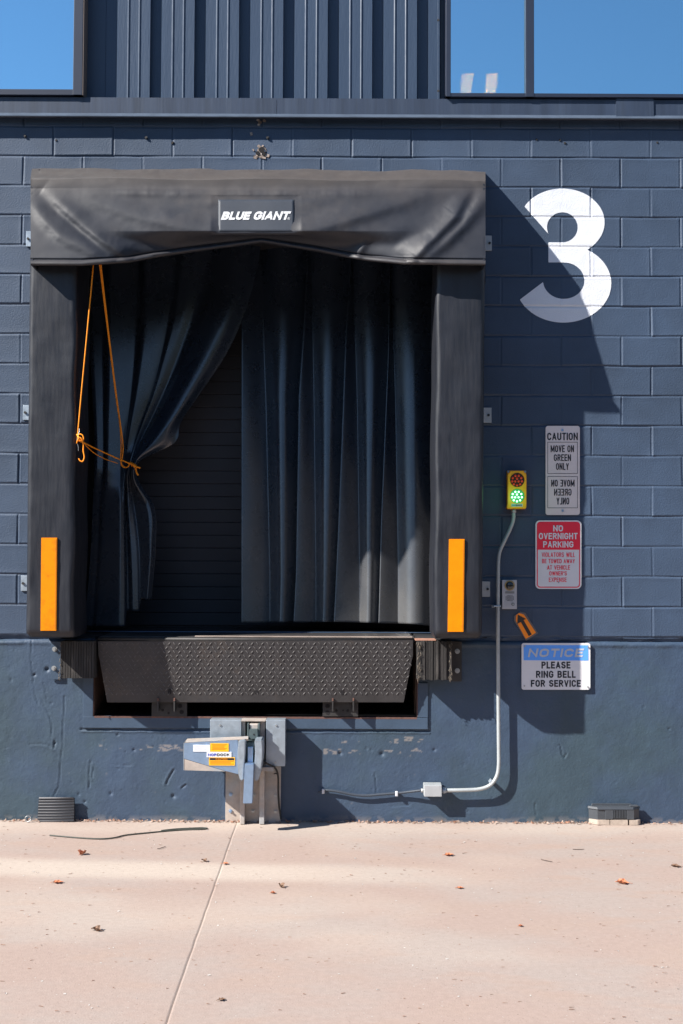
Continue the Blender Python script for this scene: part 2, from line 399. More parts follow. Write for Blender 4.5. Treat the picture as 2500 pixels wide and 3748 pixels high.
# block courses
ZJ = at(2100, 579).z                       # a bed joint
XA = at(2163.5, 1100).x                    # a head joint of the even courses
BW, BH = .4064, .2032
ZF = at(1250, 2343).z                      # top of the foundation
ZL = at(1250, 366).z                       # top of the ledge
OX0, OX1 = -1.88, .73   # door opening
OZ1 = at(1250, 800).z
PX0, PX1 = at(345, 2500).x, at(1526, 2500).x   # leveler pit opening
PZ0 = at(1250, 2626).z
def hblock(X, Z):
    """how far the block face lies behind y = 0"""
    X = X + .004 * (vn(X * 7, Z * 7, 61) - .5); Z = Z + .006 * (vn(X * 3, Z * 5, 62) - .5)
    k = np.floor((ZJ - Z) / BH)            # course index, 0 below ZJ
    xo = np.where(np.mod(k, 2) == 0, BW / 2, 0.0)
    u = (X - XA - xo) / BW; col = np.floor(u)
    dx = np.abs(u - np.round(u)) * BW
    zz = (ZJ - Z) / BH; dz = np.abs(zz - np.round(zz)) * BH
    dv = .0010 + .0065 * _h(np.round(u), k, 11) * (.4 + 1.0 * vn(X * 5, Z * 5, 12))
    dh = .0022 + .0060 * vn(X * 1.1, np.round(zz) * 3.7, 13) * (.5 + vn(X * 6, Z * 2, 14))
    h = np.maximum(dv * np.exp(-(dx / .0062) ** 2), dh * np.exp(-(dz / .0064) ** 2))
    off = .0045 * (_h(col, k, 15) - .5) + (u - col - .5) * .005 * (_h(col, k, 16) - .5) + (zz - np.floor(zz) - .5) * .005 * (_h(col, k, 19) - .5)
    lip = -.0018 * (np.exp(-((dx - .011) / .005) ** 2) + np.exp(-((dz - .011) / .005) ** 2)) * vn(X * 9, Z * 9, 17)
    return h + off + lip + .0012 * (vn(X * 22, Z * 22, 18) - .5)
xj = [XA + BW / 2 * i for i in range(-40, 40) if -4.6 < XA + BW / 2 * i < 4.6]
bx = lines(-4.6, 4.6, [(x - .016, x + .016) for x in xj], .0035, .05)
zj = [ZJ + BH * i for i in range(-30, 10) if ZF - .02 < ZJ + BH * i < ZL + .02]
bz = lines(ZF, ZL, [(z - .016, z + .016) for z in zj], .0035, .035)
def snap(a, v):
    a[np.argmin(np.abs(a - v))] = v
for v in (OX0, OX1): snap(bx, v)
snap(bz, OZ1)
X, Z = np.meshgrid(bx, bz)
Yh = hblock(X, Z)
rag = np.clip(1 - (Z - ZF) / (.010 + .022 * fbm(X * 9, X * 0, 41) ** 1.5 * 2), 0, 1)
Yh = Yh + .022 * np.clip(rag * 2, 0, 1) * (.3 + vn(X * 12, Z * 40, 42))
cx = (bx[:-1] + bx[1:]) / 2; cz = (bz[:-1] + bz[1:]) / 2
CX, CZ = np.meshgrid(cx, cz)
# broken hole near the ledge
hx, hz = at(955, 548).x, at(955, 548).z
keep = ~((CX > OX0) & (CX < OX1) & (CZ < OZ1))
grid('block_wall', np.stack([X, Yh, Z], -1), M['block'], B, keep=keep)

# foundation
fx = lines(-4.6, 4.6, [(-2.42, 2.42)], .0075, .12)
for v in (PX0, PX1): snap(fx, v)
fz = np.arange(-.06, ZF, .0075); fz[-1] = ZF
snap(fz, PZ0)
X, Z = np.meshgrid(fx, fz)
def topx(p): q = at(*p); return (q.x, q.z)
F = .004 * (fbm(X * 2.5, Z * 2.5, 71) - .47) + .0026 * (fbm(X * 14, Z * 14, 72) - .47)
cracks = [([(115, 2345), (112, 2420), (120, 2470), (125, 2540), (140, 2580)], .003, .005),
          ([(236, 2550), (232, 2640), (228, 2740), (222, 2800), (215, 2880), (195, 2915)], .0035, .006),
          ([(330, 2785), (325, 2850), (322, 2890)], .003, .009), ([(345, 2800), (338, 2850)], .003, .006),
          ([(635, 2818), (620, 2840), (607, 2870)], .006, .018), ([(680, 2873), (665, 2885)], .005, .012),
          ([(105, 2725), (150, 2722), (195, 2738)], .004, .007), ([(200, 2710), (197, 2740)], .005, .012),
          ([(1373, 2830), (1377, 2900)], .004, .009), ([(2046, 2732), (2050, 2725), (2058, 2760), (2066, 2775), (2076, 2760)], .004, .009),
          ([(157, 2500), (164, 2520), (168, 2560)], .003, .004), ([(410, 2800), (480, 2802)], .003, .005),
          ([(1430, 2952), (1500, 2946)], .004, .006), ([(1960, 2940), (1962, 2985)], .004, .006),
          ([(178, 2620), (190, 2650), (185, 2700)], .003, .006), ([(150, 2560), (175, 2615), (190, 2640)], .003, .004)]
for pts, w, dep in cracks:
    P = [topx(p) for p in pts]
    d, t, s_ = pdist(X + .016 * (fbm(X * 22, Z * 22, 73) - .5), Z + .010 * (fbm(X * 30, Z * 30, 74) - .5), P)
    dep = dep * .6; F += dep * np.exp(-(d / (w * .85)) ** 2) * (.5 + vn(X * 30, Z * 30, 75)) - .3 * dep * np.exp(-((d - .012) / .006) ** 2) * (s_ > 0)
for p, r, dep in [((172, 2450), .012, .02), ((125, 2470), .008, .016), ((200, 2720), .006, .015), ((634, 2915), .012, .012), ((405, 2905), .012, .008),
                  ((1245, 2758), .01, .012), ((1398, 2760), .014, .012), ((1590, 2745), .008, .01), ((2450, 2668), .006, .008), ((310, 2935), .008, .01), ((430, 2690), .007, .01), ((490, 2745), .008, .01)]:
    q = topx(p); d = np.hypot(X - q[0], Z - q[1]); F += dep * np.exp(-(d / r) ** 2)
# random pock marks and blisters
for _ in range(110):
    qx, qz = rng.uniform(-2.4, 2.4), rng.uniform(.05, 1.15); r = rng.uniform(.004, .009); a = rng.uniform(-.003, .006)
    m = (np.abs(X - qx) < .04) & (np.abs(Z - qz) < .04); F[m] += a * np.exp(-(np.hypot(X[m] - qx, (Z[m] - qz) * rng.uniform(.6, 1.4)) / r) ** 2)
# ragged grout round the pit frame
g1 = topx((303, 2668)); g2 = topx((1567, 2668))
gz = g1[1] + .004 + .008 * (fbm(X * 25, X * 0, 77) - .5)
ing = (X > g1[0] - .015) & (X < g2[0] + .01)
F += np.where(ing, .012 * np.exp(-((Z - gz + .008) / .006) ** 2) - .006 * np.exp(-((Z - gz + .020) / .006) ** 2), 0)
# ragged top
rag = np.clip(1 - (ZF - Z) / (.006 + .02 * fbm(X * 8, X * 0, 43) ** 2), 0, 1)
F += .02 * rag; F -= .007 * np.exp(-((ZF - Z - .028) / .012) ** 2) * fbm(X * 12, Z * 9, 44) * 2
F[:, :] += .006
wear = np.zeros_like(X)
def scrape(x0, x1, y0, y1, dens, sx=30, sz=70):
    a, b = topx((x0, y1)), topx((x1, y0)); m = (X > a[0]) & (X < b[0]) & (Z > a[1]) & (Z < b[1])
    n = fbm(X * sx, Z * sz, 80); v = np.clip((n - (1.05 - dens)) * 6, 0, .42); wear[m] = np.maximum(wear[m], v[m])
scrape(1480, 1560, 2698, 2716, .56); scrape(1420, 1460, 2702, 2722, .50); scrape(1250, 1325, 2702, 2720, .46); scrape(1365, 1382, 2704, 2712, .5)
scrape(1185, 1320, 2742, 2762, .56); scrape(1480, 1545, 2738, 2760, .50); scrape(1350, 1470, 2745, 2762, .44)
scrape(360, 670, 2725, 2747, .46); scrape(575, 675, 2728, 2750, .58); scrape(805, 822, 2900, 2935, .5)
wear = np.maximum(wear, .34 * np.clip(1 - Z / (.030 + .03 * fbm(X * 6, X * 0, 85)), 0, 1) * (fbm(X * 18, Z * 30, 86) > .42))
wear = np.maximum(wear, .3 * np.clip((fbm(X * 16, Z * 16, 87) - .80) * 10, 0, 1) * (Z < .75))
CX, CZ = np.meshgrid((fx[:-1] + fx[1:]) / 2, (fz[:-1] + fz[1:]) / 2)
grid('foundation_wall', np.stack([X, F, Z], -1), M['found'], B, keep=~((CX > PX0) & (CX < PX1) & (CZ > PZ0)), attr={'wear': wear})

# door recess and door
DY = 1.04                                    # door plane
mb = MB()
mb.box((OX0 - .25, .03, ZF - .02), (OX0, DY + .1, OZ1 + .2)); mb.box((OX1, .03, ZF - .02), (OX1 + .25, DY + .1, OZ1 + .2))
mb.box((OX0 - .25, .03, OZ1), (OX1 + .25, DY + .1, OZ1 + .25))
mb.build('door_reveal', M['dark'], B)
mb = MB(); zd0 = 1.245; pit = .0975; z = zd0; k = 0
while z < OZ1:
    mb.box((OX0 - .05, DY, z + .0012), (OX1 + .05, DY + .05, min(z + pit - .0012, OZ1 + .1)), .0025); z += pit; k += 1
mb.box((OX0 - .05, DY + .02, zd0 - .02), (OX1 + .05, DY + .06, OZ1 + .1))
door = mb.build('dock_door', M['door'], B)
mb = MB(); mb.box((OX0 + .005, .40, 1.2335), (OX1 - .005, .44, 1.2375), .001)
mb.build('threshold_strip', mat('threshold_steel', (.16, .26, .42), .35, .7), door)

# ledge flashing
mb = MB(); zt, zm, zb = ZL, at(1250, 412, -.07).z, at(1250, 425, -.09).z
prof = [(.10, zt + .006), (-.034, zt - .002), (-.037, zm), (-.040, zm - .004), (-.02, zb + .008), (.10, zb + .008)]
prof = [(y, z) for y, z in prof]
xl, xm, xr = at(-2400, 400, -.07).x, at(1012, 400, -.07).x, at(4900, 400, -.07).x
for a, b, pr in ((xl, xm - .0015, 0), (xm + .0015, xr, .0)):
    mb.prism([Vector((a, y - pr, z)) for y, z in prof], (b - a, 0, 0))
led = mb.build('ledge_flashing', M['ledge'], B)
MB().prism([Vector((xl, y, z)) for y, z in [(-.0372, zm + .001), (-.076, zb), (-.074, zb - .005), (-.036, zm - .006)]], (xr - xl, 0, 0)).build('drip_edge', mat('sunlit_ledge_paint', (.085, .115, .165), .5, var=.2, vscale=9), led)  # paler colour paints in the sun highlight along the flared edge
a, b = at(2258, 400, -.07).x, at(2396, 400, -.07).x
mb = MB().prism([Vector((a, y - .010 if y < .05 else y, z + (.005 if z > zm else -.003))) for y, z in prof], (b - a, 0, 0))
mb.build('joint_cover', M['ledge'], led)

# siding
VY, CY = .060, .008
zs0, zs1 = ZL + .004, 7.2
pts = [(at(305, 200, VY).x, VY + .004), (at(386, 200, VY).x, VY + .004), (at(388, 200, VY).x, VY)]
v0 = [388, 550, 712, 875, 1037, 1200, 1363, 1527]
for i, vx in enumerate(v0):
    e = vx + 42
    pts += [(at(e, 200, VY).x - .004, VY), (at(e, 200, CY).x + .001, CY)]
    nx = v0[i + 1] if i < 7 else 1612
    w = nx - e
    for f in (1 / 3, 2 / 3):
        if i == 7: continue
        c = at(e + w * f, 200, CY).x
        pts += [(c - .008, CY), (c - .002, CY - .0045), (c + .002, CY - .0045), (c + .005, CY + .001)]
    pts += [(at(nx, 200, CY).x - .002, CY), (at(nx, 200, VY).x + .003, VY)]
pts += [(at(1645, 200, VY).x, VY)]
t = bmesh.new(); lo = [t.verts.new((x, y, zs0)) for x, y in pts]; hi = [t.verts.new((x, y, zs1)) for x, y in pts]
for i in range(len(pts) - 1): t.faces.new((lo[i], lo[i + 1], hi[i + 1], hi[i]))
mb = MB(); mb.merge(t); sid = mb.build('metal_siding', M['siding'], B)
for sy in (75, 334):
    p = at(1604, sy, CY); MB().cyl((p.x, CY - .010, p.z), (p.x, CY + .002, p.z), .008, 8).build('screw', M['steel_flat'], sid)
# the siding's right-hand edge flashing
mb = MB(); p, q = at(1602, 200, CY - .006), at(1609, 200, CY - .006)
mb.box((p.x, CY - .008, zs0), (q.x, CY + .05, zs1), .001); mb.build('edge_trim', M['siding'], sid)

# upper windows
FY, GY_ = -.058, -.022
wz0 = ZL + .005
def window(xs, side):
    """xs: frame outlines in px: list of (x0, x1) vertical bars; glass between"""
    zsill = at(1250, 331 if side == 'l' else 338, FY).z
    mb = MB(); bars = [(at(a, 250, FY).x, at(b, 250, FY).x) for a, b in xs]
    L_, R_ = min(b[0] for b in bars), max(b[1] for b in bars)
    for a, b in bars: mb.box((a, FY - .003, wz0), (b, .12, zs1), .002)
    mb.box((L_, FY, wz0), (R_, .12, zsill), .002); mb.box((L_, FY, zs1 - .06), (R_, .12, zs1 - .001), .002)
    w = mb.build('window', M['winframe'], B)
    bars.sort()
    for i in range(len(bars) - 1):
        MB().box((bars[i][1] - .004, GY_, zsill - .004), (bars[i + 1][0] + .004, GY_ + .006, zs1 - .05)).build('pane', M['glass'], w)
    return w
wl = window([(-1350, -1310), (-620, -590), (268, 302)], 'l')
wr = window([(1632, 1650), (1924, 1955), (2890, 2920), (3600, 3650)], 'r')
p, q = at(302.5, 200, FY), at(306, 200, FY)
MB().box((p.x, FY - .001, wz0), (q.x, .08, zs1)).build('sealant_strip', mat('tan_sealant', (.17, .14, .13), .8), wl)
# rooms behind the windows
mb = MB()
for x0, x1 in ((at(-1340, 200).x, at(290, 200).x), (at(1640, 200).x, at(3640, 200).x)):
    mb.box((x0, .13, 4.72), (x1, 6, 4.78)); mb.box((x0, .13, 7.2), (x1, 6, 7.3)); mb.box((x0, 6, 4.7), (x1, 6.1, 7.3))
    mb.box((x0 - .1, .13, 4.7), (x0, 6, 7.3)); mb.box((x1, .13, 4.7), (x1 + .1, 6, 7.3))
mb.build('upper_rooms', M['room'], B)
mb = MB(); a = at(2206, 200, .5).x; b = at(2238, 200, .5).x
mb.box((a, .5, 4.79), (b, .6, 7.19), .004); mb.build('interior_column', M['column'], B)
mb = MB(); a = at(95, 200, .5).x; b = at(130, 200, .5).x
mb.box((a, .5, 4.79), (b, .6, 7.19), .004); mb.build('interior_column', M['column'], B)
# lit ceiling fixtures seen through the right-hand window
for nm, (x0, x1), lab in (('l', (1692, 1733), 'left of two lit peach ceiling light panels seen through the right upper window'),
                          ('r', (1782, 1825), 'right of two lit peach ceiling light panels, nearer the dark window mullion')):
    # sloping panel hung inside, long side running away from the glass
    c0, c1 = at(x0, 278, 4.6), at(x1, 278, 4.6); d0, d1 = at(x1 - 50, 336, 5.2), at(x0 - 7, 336, 5.2)
    zc = 6.62
    cl = thing('ceiling_light', ((c0.x + c1.x) / 2, 4.8, c0.z), lab, 'ceiling light', 'lit ceiling lights behind the window')
    a0, a1 = at(x0, 277, 2.6), at(x1, 277, 2.6); b1, b0 = at(x1 - 9, 345, 3.2), at(x0 - 9, 345, 3.2)
    MB().prism([a0, a1, b1, b0], (0, .02, .03)).build('diffuser', M['troffer'], cl)
    f = MB()
    for p, q in ((a0, b0), (a1, b1)): f.cyl(p, q, .004, 6)
    f.build('frame', M['alu'], cl)

# painted numeral on the block wall
def numeral():
    s = 1.96
    def ell(x, y, cx_, cy_, a, b): return (np.sqrt(((x - cx_) / a) ** 2 + ((y - cy_) / b) ** 2) - 1) * min(a, b)
    def half(x, y, p, q):                  # negative on the left of p->q in image coords
        dx, dy = q[0] - p[0], q[1] - p[1]; L_ = math.hypot(dx, dy); return ((x - p[0]) * dy - (y - p[1]) * dx) / L_
    def f(x, y):
        up = np.maximum(ell(x, y, 700, 420, 305, 242), -ell(x, y, 702, 455.5, 110, 107.5))
        cutu = np.minimum(700 - x, half(x, y, (700, 615), (428, 303)) * -1)
        # keep: right of centre, or above the terminal line
        tl = -half(x, y, (428, 303), (530, 420))
        up = np.maximum(up, np.minimum(700 - x, tl)); up = np.maximum(up, y - 707)
        up = np.maximum(up, np.where((x < 700) & (y > 500), 1.0, -1e3) * np.minimum(700 - x, y - 500) * np.where((x < 700) & (y > 500), 1, 1e-9) + np.where((x < 700) & (y > 500), 0, -1e3))
        lo = np.maximum(ell(x, y, 710, 858, 343, 280), -ell(x, y, 712, 838, 148, 130.5))
        tl2 = -half(x, y, (525, 877), (393, 977))
        lo = np.maximum(lo, np.minimum(712 - x, tl2)); lo = np.maximum(lo, 563 - y)
        lo = np.maximum(lo, np.where((x < 712) & (y < 800), np.minimum(712 - x, 800 - y), -1e3))
        bar = np.maximum(np.maximum(602 - x, x - 790), np.maximum(563 - y, y - 707))
        # the joint of the bar with both bowls: fill left of the bowls' inner edge
        bar = np.maximum(bar, -ell(x, y, 702, 455.5, 110, 107.5)); bar = np.maximum(bar, -ell(x, y, 712, 838, 148, 130.5))
        return np.minimum(np.minimum(up, lo), bar)
    st = 6.0
    gx_ = np.arange(370, 1080, st); gy_ = np.arange(160, 1160, st)
    x, y = np.meshgrid(gx_, gy_)
    c = f(x[:-1, :-1] + st / 2, y[:-1, :-1] + st / 2); keep = c < 0
    kp = np.zeros((x.shape[0] + 1, x.shape[1] + 1), int)
    pad = np.pad(keep.astype(int), 1); cnt = pad[:-1, :-1] + pad[1:, :-1] + pad[:-1, 1:] + pad[1:, 1:]
    bnd = (cnt > 0) & (cnt < 4)
    for _ in range(6):
        v = f(x, y); e = .5; gx2 = (f(x + e, y) - f(x - e, y)) / (2 * e); gy2 = (f(x, y + e) - f(x, y - e)) / (2 * e)
        g2 = np.maximum(gx2 ** 2 + gy2 ** 2, .05); stp = np.clip(v / g2, -st, st)
        x = np.where(bnd, x - .8 * stp * gx2, x); y = np.where(bnd, y - .8 * stp * gy2, y)
    P = np.zeros((*x.shape, 3))
    for i in range(x.shape[0]):
        for j in range(x.shape[1]):
            if cnt[i, j]:
                q = at(1700 + x[i, j] / s, 600 + y[i, j] / s, 0); P[i, j] = q
    P[..., 1] = hblock(P[..., 0], P[..., 2]) - .0022
    return grid('painted_number', P, M['white_paint'], B, keep=keep)
numeral()

# broken patch of block by the ledge with an old anchor
t = bmesh.new()
bp_ = MB()
for _ in range(46):
    a = rng.uniform(0, 6.28); r = abs(rng.normal(0, .026)); p = at(955 + r / PX * math.cos(a) * 1.2, 556 + r / PX * math.sin(a) * .9, 0)
    sz = rng.uniform(.006, .016)
    bp_.box(p - Vector((sz, .004, sz * .7)), p + Vector((sz, .004, sz * .7)), 0, Matrix.Rotation(rng.uniform(0, 3), 3, 'Y') @ Matrix.Rotation(rng.uniform(-.4, .4), 3, 'X'))
for p in [(945, 440), (952, 448), (948, 455), (920, 490), (968, 442)]:
    q = at(*p, 0); bp_.box(q - Vector((.008, .003, .010)), q + Vector((.008, .003, .010)), 0, Matrix.Rotation(rng.uniform(0, 3), 3, 'Y'))
brk = bp_.build('broken_patch', M['rubble'], B)
mb = MB()
for (x, y, r) in [(957, 548, 13), (943, 560, 9), (965, 562, 10)]:
    p = at(x, y, -.008); MB().cyl((p.x, -.0095, p.z), (p.x, -.004, p.z), r * PX * .8, 9).build('hole', M['hole'], brk)
for x, y in [(93, 499), (536, 505), (980, 505)]:      # rusty anchor screws
    p = at(x, y, 0); mb = MB().cyl((p.x, -.010, p.z), (p.x, .004, p.z), .010, 10); mb.cyl((p.x, -.014, p.z), (p.x, -.009, p.z), .006, 8)
    mb.build('anchor_screw', M['steel_flat'], B)
mb = MB()
for x, y in [(205, 514), (632, 522), (630, 524), (1963, 511), (2049, 513), (2067, 524), (2405, 522)]:
    p = at(x, y, 0); MB().cyl((p.x, -.0035, p.z), (p.x + .003, .003, p.z), .0075, 8).build('drill_hole', M['hole'], B)

# ------------------------------------------------------------------ dock seal
def px_arr(xp, yp, Y):
    """vectorised at()"""
    xp, yp, Y = np.broadcast_arrays(np.asarray(xp, float), np.asarray(yp, float), np.asarray(Y, float))
    Rm = np.array(ROT); d = np.stack([(xp - 1250) / FPX, -(yp - 1874) / FPX, -np.ones_like(xp)], -1) @ Rm.T
    t = (Y - CAM.y) / d[..., 1]
    return np.array(CAM) + d * t[..., None]

DS = thing('dock_seal', (at(940, 2330).x, 0, 1.2), 'black vinyl dock shelter with draped header hood and two padded side posts', 'dock seal')
# --- header
nx_, ny_ = 420, 150
xs = np.linspace(112, 1777, nx_); ts = np.linspace(0, 1, ny_)
xg, tg = np.meshgrid(xs, ts)
ybot = np.interp(xs, [112, 300, 470, 560, 660, 760, 860, 930, 958, 1000, 1080, 1160, 1260, 1340, 1480, 1777],
                 [972, 973, 962, 945, 930, 916, 903, 893, 890, 896, 909, 922, 942, 955, 969, 972])
ytop = 652 + 8 * (xs - 112) / 1665 + 3 * np.sin(xs / 90)
yg = ytop + (ybot - ytop) * tg
yn = 660 + tg * 310                            # undeformed height for the fold pattern
dbase = .372 + .135 * np.clip((yg - 690) / 280, 0, 1) ** .9
def ridge(pts, w, A, w2=None, t0=.4, t1=.4):
    d, t, sd = pdist(xg + 10 * (fbm(xg / 60, yg / 60, 190) - .5), yg + 10 * (fbm(xg / 60, yg / 60, 191) - .5), pts); w = w * 1.3; ww = np.where(sd > 0, w, (w2 or w / 1.3) * 1.3); A = A * .95
    return A * np.exp(-(d / ww) ** 2) * np.clip(t / t0, 0, 1) ** .7 * np.clip((1 - t) / t1, 0, 1) ** .7
H = np.zeros_like(xg)
H += ridge([(150, 700), (215, 745), (262, 790), (340, 850), (420, 905), (478, 958)], 30, .024, 15, .35, .12)   # knob fold, left
H += ridge([(100, 720), (150, 790), (220, 860), (310, 910), (420, 958)], 24, .018, 18, .3, .2)
H -= ridge([(130, 690), (250, 800), (330, 870), (400, 930)], 14, .010, None, .4, .3)
H += ridge([(120, 664), (330, 728), (520, 795), (720, 838), (945, 850), (1160, 835), (1400, 765), (1560, 710), (1760, 664)], 38, .022, 22, .3, .3)   # long swag from corner to corner
H += ridge([(180, 662), (480, 700), (760, 738), (945, 744), (1140, 738), (1420, 700), (1700, 662)], 22, .009, None, .3, .3)
H -= ridge([(240, 790), (420, 872), (640, 902), (800, 884), (940, 874), (1200, 897), (1440, 890), (1570, 850), (1660, 780)], 20, .022, None, .25, .25)
H += ridge([(1790, 690), (1740, 770), (1640, 870), (1540, 960)], 20, .026, 30, .3, .12)
H += ridge([(1720, 680), (1665, 785), (1590, 862), (1500, 962)], 15, .028, 32, .35, .10)
H -= ridge([(1740, 700), (1690, 800), (1615, 880), (1560, 935)], 13, .010, None, .4, .3)
H += ridge([(1345, 880), (1318, 925), (1300, 958)], 10, .010, None, .3, .2)
H += .010 * np.exp(-((yg - 705) / 16) ** 2) * (.4 + fbm(xg / 60, yg / 200, 91)) * np.clip((xg - 300) / 200, 0, 1) * np.clip((1500 - xg) / 200, 0, 1)
H += .008 * (fbm(xg / 130, yg / 80, 92, 3) - .44) + .0012 * (fbm(xg / 40, yg / 40, 93, 2) - .4)
mid = np.exp(-((xg - 945) / 480) ** 4)         # the swag between the two posts hangs inward
dfin = dbase + H - mid * .16 * np.clip((yg - 846) / 90, 0, 1) ** 1.1
patch = np.clip(1 - np.maximum(np.abs(xg - 938) / 165, np.abs(yg - 789) / 75) ** 6, 0, 1)
dpatch = .372 + .135 * np.clip((yg - 690) / 280, 0, 1) ** .9 + .004
dfin = dfin * (1 - patch) + dpatch * patch
hem = np.clip((tg - .935) / .065, 0, 1)        # rolled hem
dfin += .020 * np.sqrt(np.clip(1 - (2 * hem - 1) ** 2, 0, 1)) * (tg > .935) - .008 * np.exp(-((tg - .93) / .01) ** 2)
front = px_arr(xg, yg, -dfin)
# sloping top: rows from the wall to the shoulder
nt = 26; tt = np.linspace(0, 1, nt)[:-1]
wy = 622 + 9 * (xs - 112) / 1665
wallp = px_arr(xs + np.where(xs < 140, 8, 0), wy + 3 * np.sin(xs / 70 + 1) + 2 * np.sin(xs / 31), .0)
sh = front[0]
top = wallp[None] * (1 - tt[:, None, None]) + sh[None] * tt[:, None, None]
tx, tg2 = np.meshgrid(xs, tt)
top[..., 2] += .030 * np.sin(np.pi * tg2) ** .7 + .012 * (fbm(tx / 45, tg2 * 3, 95) - .47) * np.sin(np.pi * tg2)
P = np.concatenate([top, front], 0)
inner = front[-1][None] + np.array([0, .03, .012])[None, None]
inner2 = front[-1][None] + np.array([0, .05, .06])[None, None]
P = np.concatenate([P, inner, inner2], 0)
dust = np.concatenate([np.full((nt - 1, nx_), .75) + .3 * (fbm(tx / 50, tg2 * 4, 96) - .5),
       np.clip(.85 * np.exp(-((yg - 660) / 40).clip(0) ** 1.3) + .55 * np.clip((fbm(xg / 120, yg / 70, 97) - .42) * 3, 0, 1) * np.exp(-((yg - 760) / 90) ** 2) * np.exp(-((xg - 900) / 500) ** 4)
               + .5 * (tg > .935) * (.6 + .4 * fbm(xg / 30, yg / 30, 98)) * np.clip(np.abs(xg - 940) / 420 - .3, 0, 1)
               + .12 * np.clip((fbm(xg / 70, yg / 120, 99) - .45) * 3, 0, 1), 0, 1) * .8,
       np.zeros((2, nx_))], 0)
head = grid('header_hood', P, M['vinyl_head'], DS, attr={'dust': np.clip(dust, 0, 1)})
# end panels of the hood
for k, s_ in ((0, 1), (-1, -1)):
    prof = [P[i, k] for i in range(0, P.shape[0] - 2, 6)] + [P[-3, k]]
    base = px_arr(np.array([140 if k == 0 else 1752.]), np.array([985.]), 0.0)[0]
    mb = MB(); pts = [Vector(p) + Vector((.004 * s_, 0, 0)) for p in prof] + [Vector((prof[-1][0], -.30, prof[-1][2])), Vector((prof[0][0], -.002, prof[-1][2]))]
    mb.prism(pts, (.012 * s_, 0, 0)); mb.build('end_panel', M['vinyl'], DS)

# --- lettering helper
def text_mesh(txt, bold=0.0, shear=0.0, mirror=False):
    c = bpy.data.curves.new('t', 'FONT'); c.body = txt; c.offset = bold; c.shear = shear; c.resolution_u = 4; c.fill_mode = 'FRONT'
    o = bpy.data.objects.new('t', c); me = bpy.data.meshes.new_from_object(o)
    bpy.data.objects.remove(o); bpy.data.curves.remove(c)
    co = np.zeros(len(me.vertices) * 3); me.vertices.foreach_get('co', co); co = co.reshape(-1, 3)
    f = [list(p.vertices) for p in me.polygons]; bpy.data.meshes.remove(me)
    if mirror: co[:, 0] *= -1
    return co, f
def _arc(cx_, cy_, rx, ry, a0, a1, n=7): return [(cx_ + rx * math.cos(R(a0 + (a1 - a0) * k / n)), cy_ + ry * math.sin(R(a0 + (a1 - a0) * k / n))) for k in range(n + 1)]
GL = {'A': (1.06, [[(0, 0), (.5, 1), (1, 0)], [(.17, .27), (.83, .27)]]),
 'B': (1, [[(0, 0), (0, 1), (.5, 1)] + _arc(.5, .765, .44, .235, 90, -90) + [(0, .53)], [(.45, .53), (.5, .53)] + _arc(.5, .265, .5, .265, 90, -90) + [(0, 0)]]),
 'C': (1, [_arc(.5, .70, .5, .30, 0, 180) + _arc(.5, .30, .5, .30, 180, 360)]),
 'D': (1, [[(0, 0), (0, 1), (.45, 1)] + _arc(.45, .68, .55, .32, 90, 0) + _arc(.45, .32, .55, .32, 0, -90) + [(-.02, 0)]]),
 'E': (.88, [[(1, 1), (0, 1), (0, 0), (1, 0)], [(0, .52), (.88, .52)]]), 'F': (.85, [[(1, 1), (0, 1), (0, 0)], [(0, .50), (.86, .50)]]),
 'G': (1.02, [_arc(.5, .70, .5, .30, 0, 180) + _arc(.5, .30, .5, .30, 180, 360) + [(1, .46), (.52, .46)]]),
 'H': (1, [[(0, 0), (0, 1)], [(1, 0), (1, 1)], [(0, .52), (1, .52)]]), 'I': (0, [[(.5, 0), (.5, 1)]]),
 'K': (1, [[(0, 0), (0, 1)], [(1, 1), (.06, .40)], [(.34, .60), (1, 0)]]), 'L': (.82, [[(0, 1), (0, 0), (1, 0)]]),
 'M': (1.32, [[(0, 0), (0, 1), (.5, .18), (1, 1), (1, 0)]]), 'N': (1.02, [[(0, 0), (0, 1), (1, 0), (1, 1)]]),
 'O': (1.02, [_arc(.5, .68, .5, .32, 0, 180) + _arc(.5, .32, .5, .32, 180, 360) + [(1, .68)]]),
 'P': (.96, [[(0, 0), (0, 1), (.5, 1)] + _arc(.5, .745, .5, .255, 90, -90) + [(0, .49)]]),
 'R': (1, [[(0, 0), (0, 1), (.5, 1)] + _arc(.5, .755, .48, .245, 90, -90) + [(0, .51)], [(.48, .51), (1, 0)]]),
 'S': (.98, [_arc(.5, .755, .5, .245, 10, 180) + _arc(.5, .755, .5, .235, 180, 262, 4) + _arc(.5, .265, .5, .255, 82, 0, 4) + _arc(.5, .265, .5, .265, 0, -190)]),
 'T': (.92, [[(0, 1), (1, 1)], [(.5, 1), (.5, 0)]]), 'U': (1, [[(0, 1)] + _arc(.5, .30, .5, .30, 180, 360) + [(1, 1)]]),
 'V': (1.02, [[(0, 1), (.5, 0), (1, 1)]]), 'W': (1.42, [[(0, 1), (.26, 0), (.5, .92), (.74, 0), (1, 1)]]),
 'X': (1, [[(0, 0), (1, 1)], [(0, 1), (1, 0)]]), 'Y': (1, [[(0, 1), (.5, .45), (1, 1)], [(.5, .45), (.5, 0)]]), "'": (0, [[(.5, 1), (.5, .74)]])}
